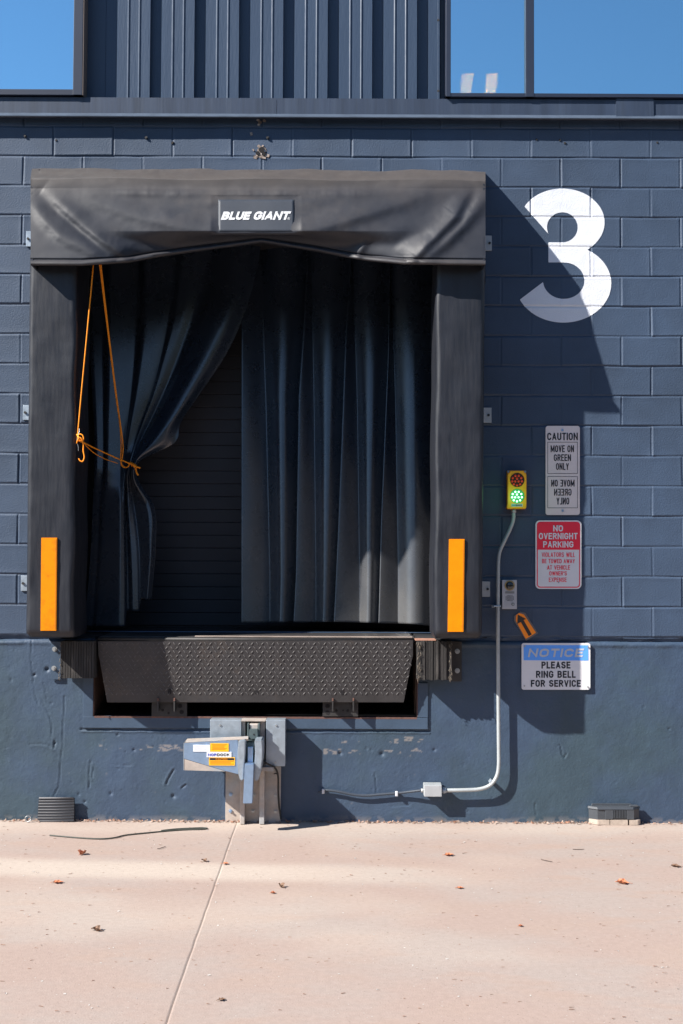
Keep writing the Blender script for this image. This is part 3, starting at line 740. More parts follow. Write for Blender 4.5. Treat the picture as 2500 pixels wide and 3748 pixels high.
class Txt:
    def __init__(s): s.v = []; s.f = []; s.k = 0
    def put(s, txt, x0, x1, y0, y1, Y, th, mirror=False, shear=0.0, gap=.17, depth=None):
        """stroke lettering fitted to a photo-pixel box; th = stroke width in pixels"""
        H_ = y1 - y0; nfix = sum(1 for ch in txt if ch in "I'"); wsum = sum(.55 if ch == ' ' else GL[ch][0] for ch in txt) + gap * (len(txt) - 1)
        Wl = (x1 - x0 - shear * H_ - nfix * th) / wsum; x = x0
        for ch in txt:
            if ch == ' ': x += (.55 + gap) * Wl; continue
            w = th if ch in "I'" else GL[ch][0] * Wl
            parts = []
            for line in GL[ch][1]:                # break strokes at sharp corners
                cur = [line[0]]
                for i in range(1, len(line)):
                    cur.append(line[i])
                    if i < len(line) - 1:
                        d1 = Vector(((line[i][0] - line[i - 1][0]) * max(w - th, .1), (line[i][1] - line[i - 1][1]) * (H_ - th))); d2 = Vector(((line[i + 1][0] - line[i][0]) * max(w - th, .1), (line[i + 1][1] - line[i][1]) * (H_ - th)))
                        if d1.length > 1e-6 and d2.length > 1e-6 and d1.normalized().dot(d2.normalized()) < -.3: parts.append(cur); cur = [line[i]]
                parts.append(cur)
            for line in parts:
                P_ = [(x + th / 2 + px_ * (w - th), y1 - th / 2 - py_ * (H_ - th)) for px_, py_ in line]
                # extend free ends of straight strokes to the cap height
                def ext(a, b):
                    dx, dy = a[0] - b[0], a[1] - b[1]; l_ = math.hypot(dx, dy) or 1; return (a[0] + dx / l_ * th / 2, a[1] + dy / l_ * th / 2)
                if len(line) < 6 or line[0][1] in (0, 1): P_[0] = ext(P_[0], P_[1])
                if len(line) < 6 or line[-1][1] in (0, 1): P_[-1] = ext(P_[-1], P_[-2])
                n0 = len(s.v); m_ = len(P_); s.k += 1; off = -.00010 * (s.k % 5)
                for i in range(m_):
                    a = P_[max(i - 1, 0)]; b = P_[i]; c_ = P_[min(i + 1, m_ - 1)]
                    d1 = Vector((b[0] - a[0], b[1] - a[1])); d2 = Vector((c_[0] - b[0], c_[1] - b[1]))
                    if d1.length < 1e-6: d1 = d2
                    if d2.length < 1e-6: d2 = d1
                    d1.normalize(); d2.normalize(); n1 = Vector((-d1.y, d1.x)); n2 = Vector((-d2.y, d2.x)); nn = n1 + n2
                    nn = nn.normalized() if nn.length > 1e-3 else n1
                    k_ = th / 2 / max(nn.dot(n1), .42)
                    for sg in (1, -1):
                        qx, qy = b[0] + nn.x * k_ * sg, b[1] + nn.y * k_ * sg
                        qy = min(max(qy, y0), y1); qx = min(max(qx, x), x + w) if ch not in "I'" else qx
                        qx += shear * (y1 - qy)
                        if mirror: qx = x0 + x1 - qx
                        Yd = Y if depth is None else float(depth(qx, qy))
                        s.v.append(tuple(at(qx, qy, Yd + off)))
                for i in range(m_ - 1):
                    q = [n0 + 2 * i, n0 + 2 * i + 1, n0 + 2 * i + 3, n0 + 2 * i + 2]; s.f.append(q)
            x += w + gap * Wl
        return s
    def add(s, txt, x0, x1, y0, y1, Y, bold=.0, shear=0., mirror=False, depth=None):
        co, f = text_mesh(txt, bold, shear, mirror)
        mn, mx = co.min(0), co.max(0); n = len(s.v)
        u = (co[:, 0] - mn[0]) / (mx[0] - mn[0]); w = (co[:, 1] - mn[1]) / (mx[1] - mn[1])
        P_ = px_arr(x0 + u * (x1 - x0), y1 + w * (y0 - y1), Y if depth is None else depth(x0 + u * (x1 - x0), y1 + w * (y0 - y1)))
        s.v += [tuple(p) for p in P_]; s.f += [[i + n for i in q] for q in f]; return s
    def build(s, name, m, parent):
        me = bpy.data.meshes.new(name); me.from_pydata(s.v, [], s.f); me.update(); return link_mesh(name, me, m, parent)

def face_depth(x, y): return -(.372 + .135 * np.clip((y - 690) / 280, 0, 1) ** .9 + .004)
xs2 = np.linspace(799, 1077, 30); ys2 = np.linspace(731, 848, 14); a, b = np.meshgrid(xs2, ys2)
lp = grid('logo_patch', px_arr(a, b, face_depth(a, b) - .003 - .001 * np.sin(a / 30)), M['patch'], head, thick=.002)
w_ = [(808, 1065)]
tx_ = Txt()
fd = lambda x, y: face_depth(x, y) - .0065
tx_.put('BLUE', 808, 922, 774.5, 804.5, 0, 8.2, shear=.36, gap=.06, depth=fd); tx_.put('GIANT', 925, 1066, 773.5, 804.5, 0, 8.2, shear=.36, gap=.06, depth=fd)
tx_.add('®', 1052, 1061.5, 795.5, 804, 0, .0, .0, depth=lambda x, y: face_depth(x, y) - .0065)
tx_.build('lettering', M['inkwhite'], head)

# --- side posts
def post(fr, y0, y1, name):
    """fr(y) -> outer x, inner x in px on the front face; built as a stack of rounded sections"""
    n = 90; ys = np.linspace(y0, y1, n); rows = []
    for i, y in enumerate(ys):
        a, b = fr(y); p, q = at(a, y, -.40), at(b, y, -.40)
        r = .034; yf = -.40; yb_ = .0; t = (y - y0) / (y1 - y0)
        shrink = 0 if y < y1 - 22 else (1 - math.sqrt(max(0, 1 - ((y - (y1 - 22)) / 22) ** 2)))
        yf += .05 * shrink; ring = []
        xa, xb = p.x + .012 * shrink, q.x - .012 * shrink
        def arc(cx_, cy_, a0, a1, m=7): return [(cx_ + r * math.cos(a0 + (a1 - a0) * k / (m - 1)), cy_ + r * math.sin(a0 + (a1 - a0) * k / (m - 1))) for k in range(m)]
        ring += [(xa, yb_), (xa, -.13), (xa, -.26)] + arc(xa + r, yf + r, math.pi, 1.5 * math.pi)
        ring += [(xa + r + (xb - xa - 2 * r) * f, yf) for f in (.12, .25, .38, .5, .62, .75, .88)]
        ring += arc(xb - r, yf + r, 1.5 * math.pi, 2 * math.pi) + [(xb, -.26), (xb, -.13), (xb, yb_)]
        rows.append([(x_, y_, p.z) for x_, y_ in ring])
    Pp = np.array(rows)
    u = np.linspace(0, 1, Pp.shape[1])[None, :]; v = ys[:, None] / 100
    d = .012 * (fbm(u * 7 + v * 0, v * .8 + u * 0, 101 + int(fr(1000)[0])) - .47) + .004 * (fbm(u * 24 + v * 0, v * 4, 102) - .47)
    w = np.clip(np.minimum(u, 1 - u) * 8, 0, 1)
    Pp[..., 1] -= d * w
    o = grid(name, Pp, M['vinyl'], DS)
    mb = MB(); t = bmesh.new(); t.faces.new([t.verts.new(p) for p in Pp[-1]]); mb.merge(t)
    return o, Pp[-1]
def fr_l(y): t = (y - 975) / 1350; return 106 - 14 * t, 282 - 13 * t + 2.5 * math.sin(y / 60)
def fr_r(y): t = (y - 975) / 1350; return 1597 - 10 * t + 2 * math.sin(y / 75 + 2) , 1777 - 11 * t
pl, ringl = post(fr_l, 930, 2334, 'side_post'); pr, ringr = post(fr_r, 930, 2338, 'side_post')
for par, ring in ((pl, ringl), (pr, ringr)):
    me = bpy.data.meshes.new('post_base'); me.from_pydata([tuple(p) for p in ring], [], [list(range(len(ring)))]); link_mesh('post_base', me, M['vinyl'], par)
for par, pts in ((pl, [(151, 1968), (209, 1968), (206, 2309), (148, 2309)]), (pr, [(1644, 1973), (1701, 1973), (1697, 2313), (1639, 2313)])):
    MB().pprism(pts, -.411, -.392, .0015).build('reflector_strip', M['orange'], par)
    mb = MB(); x = [pts[1][0] - 5, pts[1][0] - 3, pts[2][0] - 3, pts[2][0] - 5]
    mb.pprism([(x[0], pts[0][1] + 5), (x[1], pts[0][1] + 5), (x[2], pts[2][1] - 5), (x[3], pts[2][1] - 5)], -.4118, -.4105); mb.build('stitching', M['orange_dark'], par)
# --- mounting brackets
for x0, y0, x1, y1, bx_ in [(1774, 862, 1800, 917, 1792), (1768, 1492, 1799, 1547, 1788), (1764, 2128, 1794, 2184, 1785), (95, 846, 152, 902, 103), (83, 1483, 150, 1537, 92), (76, 2107, 146, 2163, 84)]:
    b_ = MB().pbox(x0, y0, x1, y1, -.012, -.002, .0015).build('mounting_bracket', M['boxgrey'] if x0 > 1000 else M['galv'], DS)
    p = at(bx_, (y0 + y1) / 2, -.014); MB().cyl((p.x, -.022, p.z), (p.x, -.011, p.z), .0085, 8).build('bolt', M['steel_flat'], b_)

# ------------------------------------------------------------------ curtains
def interp2(ylev, table, us, ctrl_u):
    """table rows: per control u, x at ylev"""
    from_u = np.array([[np.interp(u, ctrl_u, table[:, k]) for k in range(len(ylev))] for u in us]); return from_u
CYB = .53
def tilt(y): return .28 * np.clip((2290 - np.asarray(y, float)) / 1400, 0, 1.1)   # hem swings out towards the yard
# right curtain
ny = 170; ylv = np.linspace(800, 2297, ny)
seg = []                                    # (fold, 0 flat / 1 roll, parameter)
for k in range(4):
    seg += [(k, 0, t_) for t_ in np.linspace(0, 1, 22)[:-1]] + [(k, 1, t_) for t_ in np.linspace(0, 1, 52)]
nu = len(seg); sk = np.array([q[0] for q in seg]); sr = np.array([q[1] for q in seg]); st_ = np.array([q[2] for q in seg])
Pc = np.zeros((ny, nu)); XX = np.zeros((ny, nu)); YY = np.zeros((ny, nu))
for i, y in enumerate(ylv):
    Fk = np.array([np.interp(y, [900, 2290], [885, 884]), np.interp(y, [1000, 1250, 1450, 2100, 2290], [1125, 1110, 1095, 1084, 1075]),
          np.interp(y, [1000, 1200, 1900, 2290], [1282, 1268, 1240, 1222]), np.interp(y, [1000, 1300, 1900, 2290], [1426, 1422, 1396, 1386]), 1588])
    Gk = np.array([np.interp(y, [1000, 1500, 2100], [957, 975, 989]), np.interp(y, [1000, 1500, 2100], [1139, 1150, 1157]),
          np.interp(y, [1000, 1500, 2100], [1292, 1308, 1317]), np.interp(y, [1000, 1500, 2100], [1431, 1447, 1457])])
    amp = .75 + .25 * np.clip((y - 900) / 700, 0, 1)
    x = np.where(sr == 0, Fk[sk] + (Gk[sk] - Fk[sk]) * st_, Gk[sk] + (Fk[sk + 1] - .4 - Gk[sk]) * st_)
    lo0 = -.038 - .045 * (sk == 0)
    dflat = .036 - (.036 - lo0) * st_ - .010 * (1 - st_) ** 4
    droll = lo0 + (.040 - lo0) * np.sin(np.pi * np.clip(st_, 0, 1)) ** 1.15 * (1 - .12 * st_)
    Pc[i] = np.where(sr == 0, dflat, droll) * amp; XX[i] = x
    YY[i] = y + (max(ylv[i] - 2200, 0) / 97 * (-10 + 12 * np.interp(x, [885, 1250, 1330, 1500, 1588], [-.6, -.9, -.7, -.3, .4])))
Pc += .008 * (fbm(XX / 110, YY / 300, 111, 2) - .4)
def hem_dust(x, y): return np.clip((y - 1650) / 600, 0, 1) * .75 * (.45 + fbm(x / 60, y / 150, 140))
rc = grid('dock_curtain', px_arr(XX, YY, CYB + tilt(YY) - Pc), M['curtain'], None, thick=.003, attr={'dust': hem_dust(XX, YY)})
tag(rc, 'black vinyl curtain hanging straight in pleats over right half of the dock opening', 'curtain', 'curtains in the dock opening')
rebase(rc, at(1240, 2297, CYB))

# left curtain, gathered by the rope
ylev = [800, 1000, 1150, 1300, 1450, 1550, 1620, 1690, 1740, 1850, 2000, 2150, 2300]
cu = [0, .15, .3, .42, .55, .7, .85, .94, 1]
tab = np.array([
 [318, 322, 326, 330, 338, 344, 347, 347, 345, 340, 333, 322, 306],
 [395, 395, 394, 392, 392, 390, 390, 389, 387, 383, 378, 370, 362],
 [470, 470, 468, 465, 459, 452, 446, 441, 440, 440, 440, 440, 438],
 [545, 545, 543, 529, 505, 485, 472, 460, 456, 456, 458, 460, 460],
 [632, 622, 610, 583, 548, 515, 492, 471, 462, 466, 474, 480, 482],
 [730, 705, 672, 625, 572, 530, 502, 480, 470, 484, 500, 506, 506],
 [825, 795, 750, 688, 616, 563, 522, 490, 479, 510, 532, 530, 522],
 [905, 872, 828, 765, 684, 622, 566, 498, 489, 548, 556, 546, 532],
 [965, 938, 895, 826, 726, 660, 640, 512, 503, 562, 570, 558, 545]], float)
nu = 380; ny = 200; us = np.linspace(0, 1, nu)
ybu = np.interp(us, [0, .40, .44, .72, .76, 1], [2292, 2292, 2234, 2236, 2192, 2196])
XT = np.zeros((ny, nu)); YT = np.zeros((ny, nu)); DT = np.zeros((ny, nu))
vs = np.linspace(0, 1, ny)
for i, v in enumerate(vs):
    y = 800 + (ybu - 800) * v
    for j, u in enumerate(us):
        col_ = np.array([np.interp(u, cu, tab[:, k]) for k in range(len(ylev))]) if i == 0 else None
        if i == 0:
            XT[:, j] = 0
    YT[i] = y
cols = np.array([[np.interp(u, cu, tab[:, k]) for k in range(len(ylev))] for u in us])
def smooth_interp(y, xp, fp):
    # Catmull-Rom style through the levels
    m = np.gradient(fp, xp); k = np.clip(np.searchsorted(xp, y) - 1, 0, len(xp) - 2)
    h = np.array(xp)[k + 1] - np.array(xp)[k]; t = (y - np.array(xp)[k]) / h
    return ((2 * t ** 3 - 3 * t ** 2 + 1) * fp[k] + (t ** 3 - 2 * t ** 2 + t) * h * m[k] + (-2 * t ** 3 + 3 * t ** 2) * fp[k + 1] + (t ** 3 - t ** 2) * h * m[k + 1])
for j in range(nu): XT[:, j] = smooth_interp(YT[:, j], np.array(ylev, float), cols[j])
U = np.broadcast_to(us, (ny, nu))
def prof_(xs_, ys_): return np.convolve(np.pad(np.interp(us, xs_, ys_), 6, 'edge'), np.ones(13) / 13, 'valid')
pleat = prof_([0, .02, .12, .16, .31, .36, .395, .52, .58, .62, .70, .77, .80, .90, .95, 1],
              [.010, .022, .010, .046, .002, -.014, .032, .000, -.018, .014, .004, -.024, -.016, .050, .055, -.004])
knot = np.exp(-((YT - 1700) / 75) ** 2)
below = np.clip((YT - 1720) / 120, 0, 1)
pl2 = prof_([0, .05, .09, .12, .30, .40, .44, .47, .58, .70, .74, .78, .92, 1], [-.02, -.012, -.01, .008, .044, .02, -.03, -.026, .022, -.004, -.022, -.01, .034, -.014])
amp = 1 - .55 * knot * (U > .38)
DT = (pleat[None] * (1 - below) + pl2[None] * below) * amp
DT += .05 * knot * np.clip((U - .40) / .2, 0, 1) - .02 * np.clip((U - .43) / .05, 0, 1) * below
DT += .035 * np.exp(-((U - .93) / .06) ** 2) * np.clip((YT - 900) / 300, 0, 1) * (1 - below)
DT += .008 * (fbm(XT / 90, YT / 220, 121, 2) - .4)
lc = grid('dock_curtain', px_arr(XT, YT, CYB - .05 + tilt(YT) - DT), M['curtain'], None, thick=.003, attr={'dust': .45 * hem_dust(XT, YT)})
tag(lc, 'black vinyl curtain gathered to the left and tied back with orange rope', 'curtain', 'curtains in the dock opening')
rebase(lc, at(420, 2295, CYB))

# ------------------------------------------------------------------ rope
RP = thing('tie_rope', at(480, 1700, .33), 'thin orange rope looped from the header and tied round the gathered left curtain', 'rope')
def rp(pts, r=.0042): return [at(x, y, Y) for x, y, Y in pts], r
def strand(pts, r=.0042, name='strand'):
    return MB().tube([at(*p) for p in pts], r, 7).build(name, M['rope'], RP)
strand([(343, 955, -.36), (330, 1100, -.365), (312, 1290, -.37), (295, 1470, -.375), (285, 1585, -.38), (284, 1605, -.385)])
strand([(363, 955, -.30), (378, 1080, -.20), (400, 1260, -.05), (425, 1460, .12), (440, 1560, .22), (444, 1640, .28), (441, 1685, .30), (444, 1705, .30), (458, 1713, .30), (470, 1706, .29), (474, 1694, .29), (482, 1696, .29)], .0040)
strand([(368, 955, -.30), (382, 1080, -.20), (403, 1260, -.05), (428, 1460, .12), (445, 1580, .22), (452, 1640, .27), (447, 1680, .29), (442, 1695, .30), (452, 1708, .30), (466, 1712, .29), (476, 1698, .29)], .0040)
strand([(284, 1606, -.40), (310, 1622, -.30), (350, 1642, -.12), (430, 1678, .18), (478, 1698, .28), (497, 1706, .29), (512, 1714, .29)], .0048)
strand([(300, 1610, -.40), (315, 1632, -.30), (345, 1660, -.1), (390, 1683, .1), (432, 1696, .27)], .0028)
mb = MB()
mb.tube([at(*p) for p in [(284, 1592, -.41), (292, 1588, -.42), (303, 1592, -.42), (307, 1606, -.42), (300, 1618, -.42), (288, 1614, -.42), (283, 1600, -.41), (290, 1606, -.425), (302, 1616, -.42), (306, 1630, -.41), (304, 1650, -.41), (310, 1672, -.41), (304, 1690, -.41), (294, 1688, -.41), (288, 1678, -.41)]], .0042, 7)
mb.tube([at(*p) for p in [(281, 1590, -.41), (290, 1600, -.43), (284, 1612, -.43), (281, 1622, -.41)]], .0045, 7)
mb.tube([at(*p) for p in [(283, 1600, -.42), (296, 1602, -.43), (304, 1614, -.42), (292, 1612, -.43)]], .0040, 7); mb.build('knot', M['rope'], RP)
mb = MB()
for k in range(4):
    x = 478 + 6 * k; mb.tube([at(x - 1, 1690 + 3 * k, .285), at(x + 3, 1698 + 3 * k, .265), at(x + 5, 1706 + 3 * k, .285)], .0038, 7)
mb.tube([at(*p) for p in [(490, 1703, .27), (497, 1718, .27), (500, 1730, .275), (506, 1740, .28)]], [.004, .0045, .006, .0075], 7)
mb.tube([at(*p) for p in [(492, 1704, .27), (503, 1709, .27), (513, 1713, .28)]], [.004, .0045, .006], 7); mb.build('knot', M['rope'], RP)
mb = MB().tube([at(*p) for p in [(290, 1568, -.405), (291, 1580, -.412), (286, 1592, -.418), (281, 1608, -.418), (282, 1622, -.41), (287, 1634, -.412), (287, 1650, -.41)]], .0018, 6)
hk = mb.build('wire_hook', M['zinc'], None); tag(hk, 'thin bent wire hook behind the rope knot on the left side post', 'hook'); rebase(hk, at(286, 1650, -.41))

# ------------------------------------------------------------------ dock leveler
LV = thing('dock_leveler', at(935, 2626, 0), 'dark steel dock leveler with hanging diamond tread lip set in a wall pit', 'dock leveler')
mb = MB(); zp0 = PZ0
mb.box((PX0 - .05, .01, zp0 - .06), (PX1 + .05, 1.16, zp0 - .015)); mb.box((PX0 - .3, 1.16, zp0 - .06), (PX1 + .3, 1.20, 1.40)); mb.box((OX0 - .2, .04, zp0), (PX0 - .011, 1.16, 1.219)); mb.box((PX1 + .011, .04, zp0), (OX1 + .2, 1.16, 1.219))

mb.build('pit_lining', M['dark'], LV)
mb = MB()
mb.pbox(303, 2628, 1566, 2664, -.007, .05, .002); mb.pbox(303, 2462, 342, 2626, -.006, .05, .002); mb.pbox(1529, 2500, 1567, 2626.5, -.006, .05, .002)
fr_ = mb.build('pit_frame', M['frame'], LV)
mb = MB(); mb.pbox(345, 2626, 1526, 2627.4, -.0075, .0); mb.pbox(1526.4, 2440, 1528.8, 2624, -.004, .03); mb.pbox(342.5, 2470, 345, 2624, -.004, .03)
mb.build('rusty_edge', M['rust'], fr_)
# left jamb: rusty pit side
for x0 in (PX0 - .010, PX1 - .001): MB().box((x0, .004, zp0), (x0 + .011, .45, 1.2)).build('pit_side', M['pitside'], LV)
# deck
zd = 1.232
mb = MB(); p, q = at(372, 2340, -.05), at(1510, 2340, -.05)
mb.box((p.x, -.055, zd - .03), (q.x, 1.12, zd), .002); mb.box((PX0 + .01, .1, zd - .045), (PX1 - .01, 1.13, zd - .012))
mb.build('deck_plate', M['steel_dark'], LV)
mb = MB(); p = at(700, 2340, -.06)
mb.box((q.x - 1.45, -.060, zd - .004), (q.x - .002, -.020, zd + .004), .001)
mb.build('deck_edge', mat('sunlit_tan_steel', (.46, .37, .32), .6, .3, var=.3, vscale=12, stretch=(.5, 4, 4)), LV)  # pale strip paints the sunlight onto the lit stretch of the deck front
# lip: leaning plate, top further out than bottom
def lip_pt(x, y, o=0.0):
    t = (y - 2345) / 226; return at(x, y, -.102 + .042 * t - o)
out = [(358, 2347), (1512, 2343), (1512, 2400), (1506, 2424), (1478, 2571), (392, 2571), (366, 2424), (360, 2400)]
mb = MB(); a_ = [lip_pt(x, y) for x, y in out]; mb.prism(a_, (0, .018, 0), .002)
lip = mb.build('lip_plate', M['steel_dark'], LV)
mb = MB(); ry = 0; y = 2356
t = bmesh.new()
while y < 2545:
    xk = 372 + (9.5 if ry % 2 else 0); ci = 0
    while xk < 1508:
        l_ = 368 + max(0, (y - 2424)) * .18; r_ = 1506 - max(0, (y - 2424)) * .19
        if l_ < xk < r_:
            c = lip_pt(xk, y, .0012); ang = R(48 if (ci + ry) % 2 else -48)
            u = Vector((math.cos(ang), 0, math.sin(ang))); v = Vector((-math.sin(ang), 0, math.cos(ang))); n_ = Vector((0, -1, 0))
            L1, L2, hh = .0135, .0040, .0024
            rim = [t.verts.new(c + u * (L1 * math.cos(k * math.pi / 4)) + v * (L2 * math.sin(k * math.pi / 4)) - n_ * .002) for k in range(8)]
            tp = [t.verts.new(c + u * (L1 * .6 * math.cos(k * math.pi / 4)) + v * (L2 * .45 * math.sin(k * math.pi / 4)) + n_ * hh) for k in range(8)]
            for k in range(8): t.faces.new((rim[k], rim[(k + 1) % 8], tp[(k + 1) % 8], tp[k])).smooth = True
            t.faces.new(tp)
        xk += 19; ci += 1
    y += 15.2; ry += 1
mb.merge(t); mb.build('diamond_tread', mat('polished_tread_steel', (.125, .118, .118), .55, .2, var=.4, vscale=25), lip)
mb = MB()
for x, y, w, h in [(621, 2531, 7, 10), (937, 2533, 9, 6.5), (1252, 2533, 7, 10)]:
    pts = [lip_pt(x + w * math.cos(a), y + h * math.sin(a), .0025) for a in [k * math.pi / 8 for k in range(16)]]; MB().prism(pts, (0, .002, 0)).build('slot_hole', M['hole'], lip)
# hinge tube
p, q = at(360, 2344, -.085), at(1512, 2344, -.085)
MB().cyl((p.x, -.083, zd - .018), (q.x, -.083, zd - .018), .013, 12).build('hinge_tube', M['steel_flat'], LV)
# lip keepers
for x0 in (555, 1181):
    mb = MB(); mb.pbox(x0, 2568, x0 + 130, 2622, -.016, -.006, .001)
    kp = mb.build('lip_keeper', M['steel_flat'], LV)
    for fx_ in ((20, 80) if x0 < 900 else (34, 110)):
        MB().pprism([(x0 + fx_, 2562), (x0 + fx_ + 5, 2562), (x0 + fx_ + 5, 2604), (x0 + fx_, 2604)], -.085, -.014).build('keeper_fin', M['steel_flat'], kp)
        MB().pbox(x0 + fx_ - .3, 2556, x0 + fx_ + 5.3, 2566, -.0865, -.06).build('fin_tip', M['rust'], kp)
    mb = MB(); hs = [(104, 12, 8), (110, 34, 8), (40, 27, 5), (82, 27, 5), (62, 38, 4)] if x0 < 900 else [(18, 12, 8), (18, 36, 8), (50, 29, 5), (92, 29, 5), (75, 28, 3)]
    for hx_, hy_, r in hs:
        p = at(x0 + hx_, 2568 + hy_ + 4, -.0165); MB().cyl((p.x, -.0175, p.z), (p.x, -.0155, p.z), r * PX, 12).build('keeper_hole', M['hole'], kp)

# ------------------------------------------------------------------ bumpers
def bumper(x0, x1, y0, y1, px_, bolts, label, worn):
    bp = thing('dock_bumper', at((x0 + x1) / 2, y1, 0), label, 'dock bumper', 'rubber dock bumpers')
    a, b = at(x0, y0, -.165), at(x1, y1, -.165)
    mb = MB(); n = 13; wdt = (b.x - a.x) / n
    for k in range(n):
        jt = rng.uniform(0, .012 if worn else .004); jz = rng.uniform(0, .006 if worn else .002)
        mb.box((a.x + wdt * k + .0007, -.165 + jt, b.z + jz), (a.x + wdt * (k + 1) - .0007, -.015, a.z - jz * .6), .0015)
    mb.build('rubber_laminate', M['rubber'], bp)
    mb = MB(); p, q = at(px_[0], y0 + 2, -.014), at(px_[1], y1 + 3, -.014)
    mb.box((p.x, -.014, q.z), (q.x, -.004, p.z), .001); mb.build('mounting_plate', M['frame'] if not worn else M['steel_flat'], bp)
    for x, y in bolts:
        p = at(x, y, -.018); mb = MB().cyl((p.x, -.017, p.z), (p.x, -.013, p.z), .017, 14); mb.cyl((p.x, -.030, p.z), (p.x, -.016, p.z), .010, 6); mb.build('bolt', M['zinc'], bp)
    mb = MB(); ex = a.x if worn else a.x - .004
    for _ in range(60 if worn else 14):
        sx = rng.choice([0.02, .93]) if worn else .0
        x = a.x + (b.x - a.x) * (sx + rng.uniform(-.02, .08)); z = b.z + (a.z - b.z) * rng.uniform(.02, .98); ln = rng.uniform(.008, .03)
        mb.tube([(x, -.166, z), (x + rng.uniform(-.008, .006), -.172 - rng.uniform(0, .006), z - ln * .5), (x + rng.uniform(-.010, .008), -.168, z - ln)], .0016, 4, smooth_iter=0)
    mb.build('frayed_cords', M['fray'], bp); return bp, a, b
bumper(222, 343, 2346, 2484, (187, 223), [(200, 2376), (197, 2446)], 'black laminated rubber dock bumper in shadow at left of the leveler lip', False)
bR, a, b = bumper(1527, 1655, 2346, 2491, (1650, 1690), [(1674, 2384), (1674, 2455)], 'worn frayed rubber dock bumper in sunlight at right of the leveler lip', True)
p, q = at(1519, 2336, -.10), at(1596, 2347, -.15)
MB().box((p.x, -.158, a.z + .001), (q.x, -.02, a.z + .009), .001).build('top_plate', mat('pink_worn_steel', (.46, .24, .17), .7, var=.2, vscale=20), bR)

# ------------------------------------------------------------------ vehicle restraint below the dock
def z2(zx, zy): return (600 + zx / 2.851, 2580 + zy / 2.851)
VR = thing('vehicle_restraint', (at(930, 3000).x, 0, 0), 'galvanised steel truck restraint with hooded arm bolted low on the wall', 'vehicle restraint')
def zb(mb, x0, y0, x1, y1, Y0, Y1, bev=.0, mi=0):
    (a_, b_), (c_, d_) = z2(x0, y0), z2(x1, y1); return mb.pbox(a_, b_, c_, d_, Y0, Y1, bev, mi)
def zp(pts, Y): return [at(*z2(x, y), Y) for x, y in pts]
gzb = gr(*z2(700, 1200)).z
mb = MB(); p, q = at(*z2(645, 640), -.022), at(*z2(1220, 640), -.022)
mb.box((p.x, -.022, -.004), (q.x, .012, p.z), .002); mb.build('back_plate', M['galvdust'], VR)
for x0, x1 in ((800, 850), (1003, 1055)):
    p, q = at(*z2(x0, 170), -.10), at(*z2(x1, 170), -.10); mb = MB().box((p.x, -.10, .002), (q.x, -.02, p.z), .004); mb.build('guide_rail', M['galvdust'], VR)
for nm, x0, x1 in (('l', 478, 808), ('r', 1062, 1268)):
    mb = MB(); zb(mb, x0, 157, x1, 640, -.125, -.012, .003)
    cp = mb.build('cover_plate', M['galv'], VR)
    for bx_, by_ in (((585, 210), (600, 600)) if nm == 'l' else ((1170, 213), (1165, 600))):
        p = at(*z2(bx_, by_), -.127); MB().cyl((p.x, -.132, p.z), (p.x, -.124, p.z), .006, 8).build('screw', M['zinc'], cp)
mb = MB(); zb(mb, 808, 158, 1062, 172, -.127, -.02, .001); mb.build('top_bar', M['galvdust'], VR)
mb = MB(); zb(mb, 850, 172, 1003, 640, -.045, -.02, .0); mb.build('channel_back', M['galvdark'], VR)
for bx_, by_ in [(697, 935), (695, 1108), (940, 940), (930, 1108), (1167, 945), (1165, 1112)]:
    p = at(*z2(bx_, by_), -.024); mb = MB().cyl((p.x, -.028, p.z), (p.x, -.021, p.z), .012, 14); mb.cyl((p.x, -.040, p.z), (p.x, -.027, p.z), .007, 6); mb.build('anchor_bolt', M['zinc'] if bx_ > 800 else M['galvblue'], VR)
# carriage block
mb = MB(); mb.prism(zp([(890, 255), (980, 255), (985, 330), (970, 360), (905, 362), (885, 330)], -.20), (0, .14, 0), .004)
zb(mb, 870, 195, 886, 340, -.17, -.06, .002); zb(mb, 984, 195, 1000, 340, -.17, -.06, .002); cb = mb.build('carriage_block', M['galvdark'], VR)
p = at(*z2(940, 310), -.202); MB().cyl((p.x, -.2015, p.z), (p.x, -.196, p.z), .0055, 12).build('pivot_hole', M['hole'], cb)
mb = MB(); zb(mb, 890, 200, 985, 258, -.16, -.06, .006); mb.build('pivot_cap', M['galvdust'], VR)
# hood arm to the left: front face, bevelled top, sloping underside
HY = -.30
front_ = [(210, 395), (770, 362), (775, 725), (640, 690), (205, 560)]
mb = MB(); mb.prism(zp(front_, HY), (0, .012, 0), .002)
hood = mb.build('arm_hood', M['galvblue'], VR)
def solid_between(A, Bp):
    t = bmesh.new(); va = [t.verts.new(p) for p in A]; vb = [t.verts.new(p) for p in Bp]; n = len(A)
    t.faces.new(va); t.faces.new(vb[::-1])
    for i in range(n): t.faces.new((va[i], vb[i], vb[(i + 1) % n], va[(i + 1) % n]))
    bmesh.ops.recalc_face_normals(t, faces=t.faces); return t
